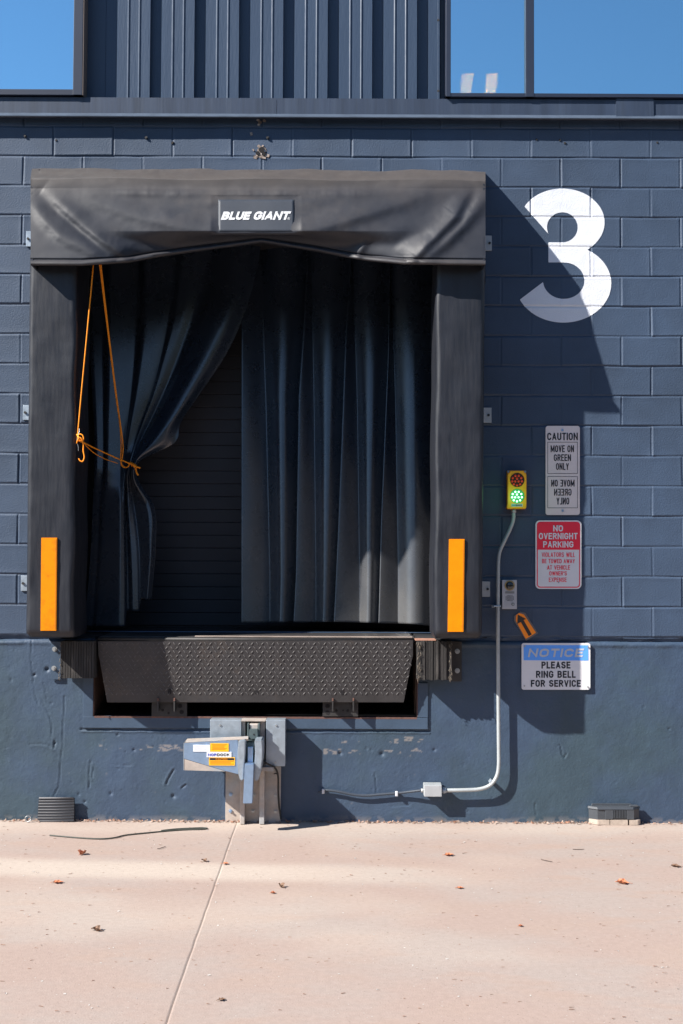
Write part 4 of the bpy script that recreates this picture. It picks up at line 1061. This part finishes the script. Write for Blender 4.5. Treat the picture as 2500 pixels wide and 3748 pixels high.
# top: a sloping dusty sheet from the front edge back and up
A = zp([(210, 394), (772, 361), (880, 355)], HY - .001)
Bq = [at(*z2(245, 352), -.19), at(*z2(800, 330), -.19), at(*z2(880, 325), -.19)]
mb = MB(); t = solid_between([A[0], A[1], A[2], Bq[2], Bq[1], Bq[0]], [p + Vector((0, .006, -.012)) for p in [A[0], A[1], A[2], Bq[2], Bq[1], Bq[0]]]); mb.merge(t); mb.build('hood_top', M['galvdust'], hood)
A = zp([(203, 562), (640, 692), (640, 694), (203, 682)], HY + .002)
Bp = zp([(214, 560), (640, 640), (640, 682), (214, 676)], -.14)
mb = MB(); mb.merge(solid_between(A, Bp)); mb.build('hood_underside', M['galvdust'], hood)
A = zp([(205, 400), (212, 385), (208, 682), (203, 682)], HY); mb = MB()
mb.merge(solid_between(A, [Vector((p.x + .008, -.13, p.z)) for p in A])); mb.build('hood_end', M['galv'], hood)
mb = MB(); zb(mb, 500, 650, 1145, 692, -.16, -.10, .003); mb.build('cross_bar', M['galvdust'], VR)
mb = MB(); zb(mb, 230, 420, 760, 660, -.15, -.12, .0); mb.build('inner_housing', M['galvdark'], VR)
# hook cheeks
for pts, m_ in (([(780, 375), (852, 362), (850, 520), (838, 640), (830, 788), (795, 790), (775, 720), (765, 600), (768, 450)], 'galv'),
                ([(945, 365), (1025, 365), (1032, 450), (1030, 560), (1015, 680), (985, 792), (945, 795), (942, 640), (950, 500)], 'galv')):
    mb = MB(); mb.prism(zp(pts, -.325), (0, .17, 0), .006); mb.build('hook_cheek', M[m_], VR)
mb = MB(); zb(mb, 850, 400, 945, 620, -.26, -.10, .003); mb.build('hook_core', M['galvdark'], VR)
mb = MB(); zb(mb, 872, 440, 928, 600, -.30, -.25, .004); mb.build('hook_link', M['galvblue'], VR)
bar = zp([(843, 618), (938, 618), (922, 1030), (826, 1030)], -.37)
mb = MB(); mb.merge(solid_between(bar, [p + Vector((0, .065, .0)) for p in bar])); bmesh.ops.bevel(mb.bm, geom=list(mb.bm.edges), offset=.003, segments=2, affect='EDGES'); mb.build('hook_bar', M['galvblue'], VR)
mb = MB(); mb.tube([at(*z2(x, y), Y) for x, y, Y in [(1035, 560, -.16), (1055, 595, -.18), (1090, 622, -.17), (1145, 640, -.15), (1180, 685, -.12), (1195, 760, -.07), (1193, 900, -.05), (1200, 1050, -.045), (1216, 1145, -.04), (1222, 1195, -.05)]], .0065, 8)
mb.build('power_cable', M['blackcable'], VR)
MB().tube([at(*z2(x, y), Y) for x, y, Y in [(1150, 720, -.05), (1170, 712, -.08), (1195, 735, -.08)]], .004, 8).build('cable_clip', M['blackcable'], VR)
# stickers
SY = HY - .004
mb = MB(); zb(mb, 305, 418, 480, 488, SY, HY + .002); s1 = mb.build('paper_sticker', M['papersticker'], hood)
mb = MB(); zb(mb, 483, 402, 675, 488, SY, HY + .002); s2 = mb.build('warning_sticker', M['yellowsticker'], hood)
mb = MB(); zb(mb, 470, 548, 740, 632, SY - .0005, HY + .002); s3 = mb.build('caution_sticker', M['yellowsticker'], hood)
mb = MB(); zb(mb, 446, 492, 704, 546, SY - .0012, HY + .002); s4 = mb.build('name_sticker', M['papersticker'], hood)
def ztxt(T, s, x0, x1, y0, y1, Y, bold=.02):
    (a_, b_), (c_, d_) = z2(x0, y0), z2(x1, y1); return T.add(s, a_, c_, b_, d_, Y, bold)
mb = MB()
for k in range(5): zb(mb, 312, 426 + 11 * k, 470 - 25 * (k % 3), 429.5 + 11 * k, SY - .0006, HY)
mb.build('fine_print', M['inkgrey'], hood)
mb = MB()
for k in range(5): zb(mb, 500 + 6 * (k % 2), 412 + 13 * k, 655 - 14 * (k % 3), 417 + 13 * k, SY - .0006, HY)
for k in range(3): zb(mb, 482, 588 + 13 * k, 728 - 30 * (k % 2), 593 + 13 * k, SY - .0012, HY)
mb.build('fine_print', M['orange_dark'], hood)
mb = MB(); zb(mb, 478, 555, 732, 577, SY - .0011, HY); mb.build('sticker_band', M['ink'], hood)
def zput(T, t_, x0, x1, y0, y1, Y, th):
    (a_, b_), (c_, d_) = z2(x0, y0), z2(x1, y1); return T.put(t_, a_, c_, b_, d_, Y, th)
zput(Txt(), 'NOR', 458, 550, 506, 535, SY - .0022, 2.6).build('lettering', M['inkblue'], hood)
zput(Txt(), 'DOCK', 554, 684, 506, 535, SY - .0022, 2.6).build('lettering', M['ink'], hood)
zput(Txt(), 'CAUTION', 540, 662, 557, 575, SY - .0022, 1.3).build('lettering', M['orange'], hood)

# ------------------------------------------------------------------ signs
def rrect(x0, y0, x1, y1, r, n=6):
    P_ = []
    for cx_, cy_, a0 in ((x1 - r, y0 + r, -90), (x1 - r, y1 - r, 0), (x0 + r, y1 - r, 90), (x0 + r, y0 + r, 180)):
        for k in range(n): a = R(a0 + 90 * k / (n - 1)); P_.append((cx_ + r * math.cos(a), cy_ + r * math.sin(a)))
    return P_
def frame_lines(T, x0, y0, x1, y1, w, Y):
    """thin rectangular outline as part of lettering"""
    for a, b, c, d in ((x0, y0, x1, y0 + w), (x0, y1 - w, x1, y1), (x0, y0 + w, x0 + w, y1 - w), (x1 - w, y0 + w, x1, y1 - w)):
        n = len(T.v); T.v += [tuple(at(a, b, Y)), tuple(at(c, b, Y)), tuple(at(c, d, Y)), tuple(at(a, d, Y))]; T.f.append([n + 3, n + 2, n + 1, n])
def screws(par, pts, Y, m='zinc', r=.0065):
    for x, y in pts:
        p = at(x, y, Y); MB().cyl((p.x, Y - .006, p.z), (p.x, Y + .001, p.z), r, 10, r * .6).build('screw', M[m], par)
WY = -.012                                     # sign front plane
# caution sign
c = thing('wall_sign', at(2060, 1885, 0), 'tall narrow white sign reading caution move on green only, second text mirrored', 'sign', 'signs on the wall')
MB().pprism(rrect(1997.4, 1558.8, 2122.3, 1884.6, 9), WY, -.004).build('sign_panel', M['signpink'], c)
T = Txt(); Y = WY - .0012
T.put('CAUTION', 2003, 2115, 1584, 1611, Y, 4.6)
for s_, x0, x1, y0, y1 in [('MOVE ON', 2015.5, 2101, 1630, 1655), ('GREEN', 2027, 2090, 1663, 1687.4), ('ONLY', 2035, 2082.4, 1695, 1720)]: T.put(s_, x0, x1, y0, y1, Y, 3.6)
for s_, x0, x1, y0, y1 in [('MOVE ON', 2017.5, 2103, 1756, 1781), ('GREEN', 2028, 2092, 1789, 1814), ('ONLY', 2037, 2083.5, 1821.5, 1846.5)]: T.put(s_, x0, x1, y0, y1, Y, 3.6, mirror=True)
frame_lines(T, 2004, 1617.7, 2114.5, 1734, 1.6, Y); frame_lines(T, 2004, 1743.4, 2114.5, 1859.6, 1.6, Y)
T.build('lettering', M['ink'], c); screws(c, [(2058, 1575), (2059, 1870)], WY, 'galvblue', .008)
# no parking sign
c = thing('wall_sign', at(2044, 2156, 0), 'red and white sign reading no overnight parking violators will be towed', 'sign', 'signs on the wall')
MB().pprism(rrect(1960, 1904.7, 2128, 2155.6, 16), WY, -.004).build('sign_panel', M['signwhite'], c)
red = rrect(1965, 1909.5, 2123.5, 2151, 13)
top_ = [p for p in red if p[1] < 1960]; band = sorted(top_, key=lambda p: math.atan2(p[1] - 2012, p[0] - 2044))
MB().pprism(band + [(2123.5, 2012), (1965, 2012)], WY - .001, WY + .001).build('red_header', M['signred'], c)
T = Txt(); Y = WY - .0022
T.put('NO', 2024.7, 2060.8, 1922.5, 1945, Y, 4.6); T.put('OVERNIGHT', 1972.4, 2114, 1950.6, 1973.6, Y, 4.2); T.put('PARKING', 1988, 2098.7, 1980.8, 2004, Y, 4.2)
T.build('lettering', M['inkpale'], c)
T = Txt(); Y = WY - .0012
for s_, x0, x1, y0, y1 in [('VIOLATORS WILL', 1982.8, 2105, 2022, 2039), ('BE TOWED AWAY', 1984, 2104, 2046, 2061.5), ('AT VEHICLE', 2002.6, 2086.4, 2069, 2085), ("OWNER'S", 2010.5, 2075, 2091, 2106.5), ('EXPENSE', 2009, 2074, 2114, 2130)]: T.put(s_, x0, x1, y0, y1, Y, 2.3)
T.build('lettering', M['signred'], c)
mb = MB(); o_ = [p for p in rrect(1965, 1909.5, 2123.5, 2151, 13) if p[1] > 2012]; i_ = [p for p in rrect(1968.5, 1913, 2120, 2147.5, 10) if p[1] > 2012]
o_ = [(2123.5, 2011)] + o_ + [(1965, 2011)]; i_ = [(2120, 2011)] + i_ + [(1968.5, 2011)]
t = bmesh.new(); vo = [t.verts.new(at(x, y, WY - .001)) for x, y in o_]; vi = [t.verts.new(at(x, y, WY - .001)) for x, y in i_]
for k in range(len(vo) - 1): t.faces.new((vo[k], vo[k + 1], vi[k + 1], vi[k]))
mb.merge(t); mb.build('red_border', M['signred'], c); screws(c, [(2043, 1925), (2044, 2132)], WY - .001, 'galv', .005)
# notice sign
c = thing('wall_sign', at(2035, 2525, 0), 'wide blue and white notice sign asking to please ring bell for service', 'sign', 'signs on the wall')
MB().pprism(rrect(1909.4, 2354, 2160.7, 2524.5, 8), WY - .002, -.002).build('sign_panel', M['signwhite'], c)
MB().pbox(1916.8, 2362, 2153.4, 2416.8, WY - .003, WY).build('blue_header', M['signblue'], c)
Txt().put('NOTICE', 1931.8, 2138.4, 2373.7, 2405, WY - .0042, 7.2, shear=.2, gap=.2).build('lettering', M['inkgrey'], c)
T = Txt()
for s_, x0, x1, y0, y1 in [('PLEASE', 1981.8, 2088, 2421.6, 2447), ('RING BELL', 1962, 2107, 2455.4, 2481), ('FOR SERVICE', 1943, 2125.6, 2488.8, 2514)]: T.put(s_, x0, x1, y0, y1, WY - .0032, 5.2)
T.build('lettering', M['inknavy'], c); screws(c, [(1920, 2364.5), (2152, 2368), (1919, 2510), (2151, 2514)], WY - .003, 'zinc', .006)
# arrow sticker
def z3(x, y): return (1750 + x / 3.136, 2000 + y / 3.136)
c = thing('arrow_sign', at(1925, 2345, 0), 'tilted laminated orange card with a black arrow pointing up at the intercom', 'sign')
MB().pprism([z3(*p) for p in [(485, 748), (542, 764), (688, 998), (552, 1082), (412, 850), (412, 800)]], -.0065, -.003).build('laminate', M['lam'], c)
MB().pprism([z3(*p) for p in [(470, 764), (526, 782), (664, 990), (548, 1062), (432, 852), (436, 792)]], -.0078, -.0062).build('orange_card', M['arrow'], c)
MB().pprism([z3(*p) for p in [(456, 782), (550, 832), (522, 845), (616, 1010), (582, 1030), (490, 868), (448, 890)]], -.0088, -.0076).build('black_arrow', M['arrowink'], c)
# intercom
c = thing('door_intercom', at(1865, 2229, 0), 'small silver video intercom panel with camera lens and round button', 'intercom')
MB().pbox(1838, 2122.8, 1892, 2229, -.030, -.003, .002).build('face_plate', M['alu'], c)
p = at(1865.4, 2142.9, -.03); MB().cyl((p.x, -.036, p.z), (p.x, -.029, p.z), .034, 28, .034).build('lens_ring', M['brass'], c)
MB().ball((p.x, -.036, p.z), .026, (1, .45, 1), 20, 10).build('camera_lens', M['lensglass'], c)
MB().pbox(1849, 2164, 1882.5, 2172.5, -.0315, -.029).build('name_plate', mat('grey_label_plate', (.30, .31, .32), .3), c)
mb = MB()
for i in range(7):
    for j in range(6):
        if (i in (0, 6)) and (j in (0, 5)): continue
        q = at(1852.5 + i * 4.4, 2180 + j * 3.7, -.031); mb.cyl((q.x, -.0312, q.z), (q.x, -.0295, q.z), .0026, 6)
mb.build('speaker_holes', M['hole'], c)
q = at(1877.5, 2211.5, -.03); mb = MB().cyl((q.x, -.0325, q.z), (q.x, -.029, q.z), .0105, 16); mb.build('button_ring', M['steel_flat'], c)
MB().cyl((q.x, -.037, q.z), (q.x, -.032, q.z), .0078, 16, .006).build('call_button', M['zinc'], c)

# ------------------------------------------------------------------ signal light
def z7(x, y): return (1800 + x / 7.84, 1650 + y / 7.84)
c = thing('signal_light', at(1892, 1862, 0), 'amber dock signal with lit green lamp below an unlit red lamp', 'traffic light')
LY = -.085
MB().pprism([z7(*p) for p in [(535, 568), (905, 568), (940, 625), (998, 665), (998, 1555), (985, 1665), (435, 1665), (435, 1570), (455, 1555), (455, 660), (500, 625)]], LY, -.02, .004).build('housing', M['sigyellow'], c)
mb = MB().pprism([z7(*p) for p in [(440, 568), (985, 568), (985, 1665), (435, 1665)]], -.045, -.004, .003); mb.build('back_box', M['sigyellow'], c)
leds = [(-53, -122), (45, -122), (-128, -60), (117, -60), (-6, -45), (-145, 33), (-58, 35), (39, 35), (134, 33), (-98, 118), (84, 118), (-6, 150)]
for cy_, lens, led, nm in ((840, 'lensdark', 'redled', 'red'), (1300, 'greenlens', 'greenled', 'green')):
    p = at(*z7(730, cy_), LY); mb = MB().cyl((p.x, LY - .003, p.z), (p.x, LY + .01, p.z), .0475, 32); L_ = mb.build('lamp_lens', M[lens], c)
    L_['label'] = 'lit green lamp lens' if nm == 'green' else 'unlit red lamp lens'
    for dx, dy in leds:
        q = at(*z7(730 + dx, cy_ + dy), LY - .004); MB().ball((q.x, LY - .003, q.z), .0068 if nm == 'green' else .0085, (1, .5, 1), 10, 6).build('led', M[led], L_)
MB().pbox(*z7(562, 1522), *z7(885, 1600), LY - .0015, LY + .002).build('name_label', M['inkgrey'], c)
a_, b_ = z7(572, 1536), z7(692, 1586); Txt().put('NOR', a_[0], b_[0], a_[1], b_[1], LY - .0022, 1.6).build('lettering', M['inkteal'], c)
a_, b_ = z7(696, 1538), z7(868, 1586); Txt().put('DOCK', a_[0], b_[0], a_[1], b_[1], LY - .0022, 1.6).build('lettering', M['ink'], c)
for x, y in [(475, 600), (958, 600), (462, 1622), (950, 1622)]:
    q = at(*z7(x, y), -.05); MB().cyl((q.x, -.052, q.z), (q.x, -.04, q.z), .0075, 10).build('corner_screw', M['galv'], c)

gl = bpy.data.lights.new('green_lamp', 'POINT'); gl.energy = .16; gl.color = (.25, 1.0, .35); gl.shadow_soft_size = .04
go = bpy.data.objects.new('green_lamp', gl); COL.objects.link(go); p = at(*z7(730, 1300), LY - .09); go.location = p
# ------------------------------------------------------------------ conduit, junction box, cable
c = thing('conduit_pipe', at(1824, 2900, 0), 'grey metal conduit dropping from the signal and bending left to a junction box', 'conduit')
CYP = -.052
pts = [(1880, 1862), (1880, 1880), (1879, 1905), (1868, 1935), (1846, 1980), (1829, 2015), (1824, 2045), (1823, 2090), (1822, 2230), (1823, 2400), (1824.5, 2600), (1826, 2760), (1826, 2805), (1821, 2838), (1805, 2866), (1782, 2882), (1750, 2890), (1700, 2892), (1635, 2893)]
MB().tube([at(x, y, CYP) for x, y in pts], .0128, 14).build('pipe', M['pipe'], c)
mb = MB(); p, q = at(1880, 1864, CYP), at(1880, 1876, CYP); mb.cyl(p, q, .017, 10); mb.build('coupling', M['galv'], c)
mb = MB(); p, q = at(1634, 2893, CYP), at(1617, 2893, CYP); mb.cyl(p, q, .019, 12); mb.cyl(at(1628, 2893, CYP), at(1622, 2893, CYP), .022, 6); mb.build('coupling', M['galv'], c)
mb = MB(); mb.pbox(1806, 2216, 1834, 2222, CYP - .017, -.004, .002); mb.pbox(1800, 2214, 1810, 2224, -.010, -.002); mb.build('pipe_strap', M['galv'], c)
mb = MB(); q0 = at(1797, 2862, -.03); mb.box(q0 + Vector((-.012, -.03, -.012)), q0 + Vector((.018, .03, .014)), .003, Matrix.Rotation(.7, 3, 'Y')); mb.build('pipe_strap', M['galv'], c)
jb = thing('junction_box', at(1585, 2916, 0), 'small grey metal junction box between conduit and dark cable low on the wall', 'junction box')
MB().pbox(1553, 2876, 1617, 2916, -.085, -.03, .002).build('box_cover', M['boxgrey'], jb)
MB().pbox(1551, 2870, 1616, 2912, -.070, -.003, .002).build('box_body', M['pipe'], jb)
mb = MB(); mb.cyl(at(1553, 2893, CYP), at(1541, 2893, CYP), .014, 10); mb.build('cable_gland', M['zinc'], jb)
cb = thing('wall_cable', at(1350, 2905, 0), 'dark grey cable sagging along the wall between two white clips', 'cable')
MB().tube([at(x, y, Y) for x, y, Y in [(1541, 2893, -.05), (1500, 2898, -.032), (1460, 2903, -.02), (1400, 2907, -.02), (1340, 2913, -.02), (1290, 2909, -.022), (1240, 2897, -.022), (1200, 2892, -.02), (1182, 2893, -.018), (1164, 2899, -.03)]], [.0085] * 7 + [.0085, .008, .004], 9).build('cable_jacket', M['cable'], cb)
for x, y in ((1183, 2898), (1452, 2907)):
    mb = MB(); mb.pbox(x - 5, y - 9, x + 5, y + 8, -.033, -.003, .004); mb.build('cable_clip', M['inkwhite'], cb)

# ------------------------------------------------------------------ things on the ground
ch = thing('wheel_chock', gr(207, 3008), 'black ribbed rubber wheel chock standing against the wall base', 'wheel chock')
f0, f1 = gr(136, 3009), gr(274, 3006); yb_ = f0.y
t0, t1 = at(142, 2921, -.035), at(272, 2921, -.035)
n = 8; mb = MB(); ed = MB()
A = [Vector((f0.x, yb_, 0.001)), Vector((f1.x, yb_, .001)), t1, t0]
mb.merge(solid_between(A, [Vector((f0.x, -.02, .001)), Vector((f1.x, -.02, .001)), Vector((t1.x, -.02, t1.z)), Vector((t0.x, -.02, t0.z))]))
body = mb.build('wedge_body', M['chock'], ch)
for k in range(n + 1):
    f = (k + .35) / (n + .35) if k < n else 1.0
    a_, b_ = A[0].lerp(A[3], f), A[1].lerp(A[2], f); ed.cyl(a_ + Vector((.002, -.001, 0)), b_ + Vector((-.002, -.001, 0)), .0028 if k < n else .006, 6)
ed.build('rib', M['chockdust'], body)
mb = MB(); p = gr(124, 2992); R_ = .019; ctr = Vector((p.x, -.06, .024))
mb.tube([ctr + Vector((R_ * math.cos(a), .004 * math.sin(2 * a), R_ * math.sin(a))) for a in [2 * math.pi * k / 20 for k in range(21)]], .0030, 7, smooth_iter=0); mb.build('eye_ring', M['zinc'], ch)

bt = thing('bait_station', gr(2252, 3022), 'grey black plastic rodent bait box sitting on a cream paver by the wall', 'bait box')
yF = gr(2250, 3021).y; yB = -.015
bxs = lambda x: at(x, 2990, yF).x
zb0, zb1, zb2 = .034, .108, .130
def oct_(x0, x1, yf, yb__, ch_, z): return [Vector((x0 + ch_, yf, z)), Vector((x1 - ch_, yf, z)), Vector((x1, yf + ch_ * .8, z)), Vector((x1, yb__, z)), Vector((x0, yb__, z)), Vector((x0, yf + ch_ * .8, z))]
x0, x1 = bxs(2160), bxs(2345)
mb = MB(); mb.merge(solid_between(oct_(x0 + .002, x1, yF + .008, yB, .05, zb0), oct_(x0, x1 + .002, yF + .006, yB, .05, zb1)))
body = mb.build('box_body', M['baitbox'], bt)
mb = MB(); mb.merge(solid_between(oct_(x0 - .006, x1 + .006, yF - .002, yB, .055, zb1 - .004), oct_(x0 - .004, x1 + .004, yF + .004, yB, .052, zb1 + .010)))
mb.merge(solid_between(oct_(x0 + .02, x1 - .03, yF + .05, yB, .03, zb1 + .008), oct_(x0 + .028, x1 - .05, yF + .08, yB, .03, zb2)))
lid = mb.build('box_lid', M['baitbox'], bt)
mb = MB(); p = Vector((x1 - .045, yF + .03, zb1 + .010)); mb.box(p + Vector((-.02, -.012, 0)), p + Vector((.035, .02, .010)), .003); mb.build('lid_latch', M['baitbox'], lid)
mb = MB()
for k in range(9): x = bxs(2243) + k * .0105; mb.box((x, yF - .001, zb0 + .012), (x + .0045, yF + .01, zb1 - .008), .001)
mb.build('grip_rib', M['baitbox'], body)
mb = MB()
for x in (2216, 2294): MB().box((bxs(x), yF + .001, zb0 + .004), (bxs(x) + .050, yF + .012, zb1 - .003), .002).build('side_tab', M['baitbox'], body)
mb = MB()
for a_, b_, c_ in ((2161, 2231, .03), (2234, 2298, 0), (2304, 2347, .02)):
    xa, xb = bxs(a_), bxs(b_); yf = yF
    pts = [Vector((xa, yf + (.04 if a_ == 2161 else .0), .001)), Vector((xa + (.05 if a_ == 2161 else 0), yf, .001)), Vector((xb - (.02 if a_ == 2304 else 0), yf, .001)), Vector((xb, yf + (.02 if a_ == 2304 else 0), .001)), Vector((xb, yB, .001)), Vector((xa, yB, .001))]
    mb.prism(pts, (0, 0, .034), .003)
mb.build('paver_base', M['paver'], bt)

gc = MB().tube([gr(x, y, .005) for x, y in [(182, 3057), (260, 3064), (360, 3071), (420, 3067), (455, 3056), (520, 3050), (600, 3042), (680, 3036), (745, 3035), (762, 3032), (750, 3029), (700, 3031), (640, 3034), (590, 3040)]], .0045, 7).build('ground_cord', M['cordgreen'], None)
tag(gc, 'thin dull green cord lying in a wavy line on the concrete', 'cord'); rebase(gc, gr(470, 3056))

def leaf(px, py, size, kind, label, rz=None, curl=None, group='fallen leaves on the concrete'):
    n = 9; t = bmesh.new(); c0 = gr(px, py); g = []; size = size * .66
    rz = rng.uniform(0, 6.28) if rz is None else rz; curl = rng.uniform(.25, .6) if curl is None else curl
    lob = rng.uniform(0, 6.28)
    for i in range(n + 1):
        u = i / n; wv = math.sin(math.pi * u ** .8) ** .8 * (.36 + .16 * math.sin(u * 17 + lob)) if 0 < i < n else .015; row = []
        for j in range(7):
            v = (j - 3) / 3; x = (u - .5) * size; y = v * wv * size
            z = .004 + size * curl * (.55 * v * v * math.sin(math.pi * u) + .6 * (u - .45) ** 2 + .12 * math.sin(5 * u + 3 * v + lob))
            row.append(t.verts.new((x * math.cos(rz) - y * math.sin(rz) + c0.x, x * math.sin(rz) + y * math.cos(rz) + c0.y, max(z, .001))))
        g.append(row)
    for i in range(n):
        for j in range(6): t.faces.new((g[i][j], g[i + 1][j], g[i + 1][j + 1], g[i][j + 1])).smooth = True
    e = Vector((-size * .5, 0, 0)); e.rotate(Matrix.Rotation(rz, 3, 'Z').to_euler()); st = c0 + e
    mb = MB(); mb.merge(t); mb.tube([st + Vector((0, 0, .006 + size * curl * .1)), st + e * .3 + Vector((0, 0, .006)), st + e * .6 + Vector((.003, .004, .003))], .0012, 5, smooth_iter=1)
    o = mb.build('fallen_leaf', M['leaf' if kind == 'o' else 'leafbrown'], None); tag(o, label, 'leaf', group); rebase(o, (c0.x, c0.y, 0))
leaf(302, 3127, .085, 'o', 'curled orange leaf standing upright on the concrete below the green cord', 1.2, .8)
leaf(213, 3232, .085, 'o', 'crumpled orange leaf in the pale band at the left', .2)
leaf(350, 3408, .075, 'b', 'dark brown curled leaf left of the saw cut joint, lower left', 2.8, .7)
leaf(746, 3153, .060, 'b', 'small brown curled leaf between the cord and the saw cut joint', 2.4, .6)
leaf(826, 3163, .060, 'o', 'flat reddish leaf lying across the saw cut joint', .1, .2)
leaf(1030, 3248, .060, 'b', 'small dark curled leaf just right of the saw cut joint', 2.2, .8)
leaf(1000, 3271, .040, 'o', 'tiny red leaf beside the dark curled leaf right of the joint', .3)
leaf(1645, 3132, .085, 'o', 'ragged orange leaf below the junction box shadow', .1, .35)
leaf(2276, 3234, .105, 'o', 'largest bright orange leaf, in front of the bait box', 2.9, .4)
leaf(2474, 3173, .085, 'b', 'long brown curled leaf at the right edge of the yard', 2.9, .3)
leaf(1685, 3252, .060, 'o', 'small flat red brown leaf near the end of the pale band', .2, .2)
leaf(1907, 3392, .035, 'o', 'tiny orange leaf scrap alone on the lower right concrete', .3, .5)
leaf(2118, 2998, .085, 'o', 'upright orange leaf leaning at the left of the bait box pile', 1.3, 1.0, 'leaves heaped by the bait box')
leaf(2145, 3003, .095, 'o', 'orange leaf touching the bait box paver', 1.9, .9, 'leaves heaped by the bait box')
leaf(2092, 3004, .06, 'o', 'flat orange leaf at the far left of the pile by the bait box', .3, .4, 'leaves heaped by the bait box')
leaf(305, 2986, .05, 'o', 'orange leaf in the shade right of the wheel chock', .3, .5)
leaf(58, 2988, .06, 'o', 'orange leaf by the wall left of the wheel chock', .2, .4)
leaf(432, 2989, .045, 'o', 'upright orange leaf scrap at the wall base left of the restraint', 1.4, .7)
leaf(1637, 2998, .05, 'o', 'orange leaf at the wall base under the junction box shadow', .2, .6)
leaf(812, 3662, .05, 'b', 'thin brown leaf lying on the joint near the bottom of the picture', .5, .2)
def twig(pts, label, r=.0025):
    P_ = [gr(x, y, .004) for x, y in pts]; o = MB().tube(P_, [r * .8, r] + [r * .7] * (len(P_) - 2), 6).build('twig', M['twig'], None)
    tag(o, label, 'twig', 'twigs on the concrete'); rebase(o, (P_[0].x, P_[0].y, 0))
twig([(575, 3107), (590, 3104), (606, 3098)], 'short bent twig above the joint on the left concrete')
twig([(2096, 3108), (2115, 3109), (2138, 3108)], 'straight grey twig in front of the bait box')
twig([(1980, 3145), (2000, 3150), (2022, 3154)], 'slanting twig left of the largest orange leaf')
# litter along the foot of the wall, and grit: nobody could count these
t = bmesh.new(); t2 = bmesh.new()
def chip(bm_, x, y, sx, sy, h, a):
    p = [(-sx, -sy, .001), (sx, -sy * .7, .001 + h * rng.uniform(0, 1)), (sx * .8, sy, h), (-sx * .9, sy * .9, .002 + h * rng.uniform(0, 1))]
    bm_.faces.new([bm_.verts.new((x + q[0] * math.cos(a) - q[1] * math.sin(a), y + q[0] * math.sin(a) + q[1] * math.cos(a), q[2])) for q in p])
for _ in range(1100):
    x = rng.uniform(-2.9, 2.9); w = vn(np.array(x * 2.3), np.array(.5), 131)
    if rng.uniform() > .25 + .9 * float(w): continue
    chip(t, x, -.008 - abs(rng.normal(0, .018)), rng.uniform(.004, .016), rng.uniform(.003, .009), rng.uniform(.003, .018), rng.uniform(0, 3.1))
mb = MB(); mb.merge(t); lt = mb.build('leaf_litter', mat('mixed_leaf_litter', (.44, .22, .14), .85, var=.4, vscale=60, col2=(.44, .33, .27), c2scale=45, c2lo=.45, c2hi=.5), None)
tag(lt, 'line of crushed dry leaves and dirt along the foot of the wall', 'leaf litter', kind='stuff')
t = bmesh.new()
for _ in range(1000):
    x = rng.uniform(-3, 3); y = -rng.uniform(0, 1) ** 1.0 * 4.3 - .03
    if rng.uniform() < .62: chip(t, x, y, rng.uniform(.003, .012), rng.uniform(.0012, .0025), rng.uniform(.001, .003), rng.uniform(-.6, .6))
    else: chip(t2, x, y, rng.uniform(.002, .007), rng.uniform(.002, .005), rng.uniform(.002, .005), rng.uniform(0, 3))
mb = MB(); mb.merge(t); tb = mb.build('leaf_crumbs', mat('brown_leaf_crumbs', (.28, .17, .12), .9, var=.4, vscale=40), None); tag(tb, 'small brown leaf crumbs and needles scattered over the concrete', 'leaf litter', kind='stuff')
mb = MB(); mb.merge(t2); tb = mb.build('grit', M['grit'], None); tag(tb, 'pale grit and paint chips scattered over the concrete', 'grit', kind='stuff')
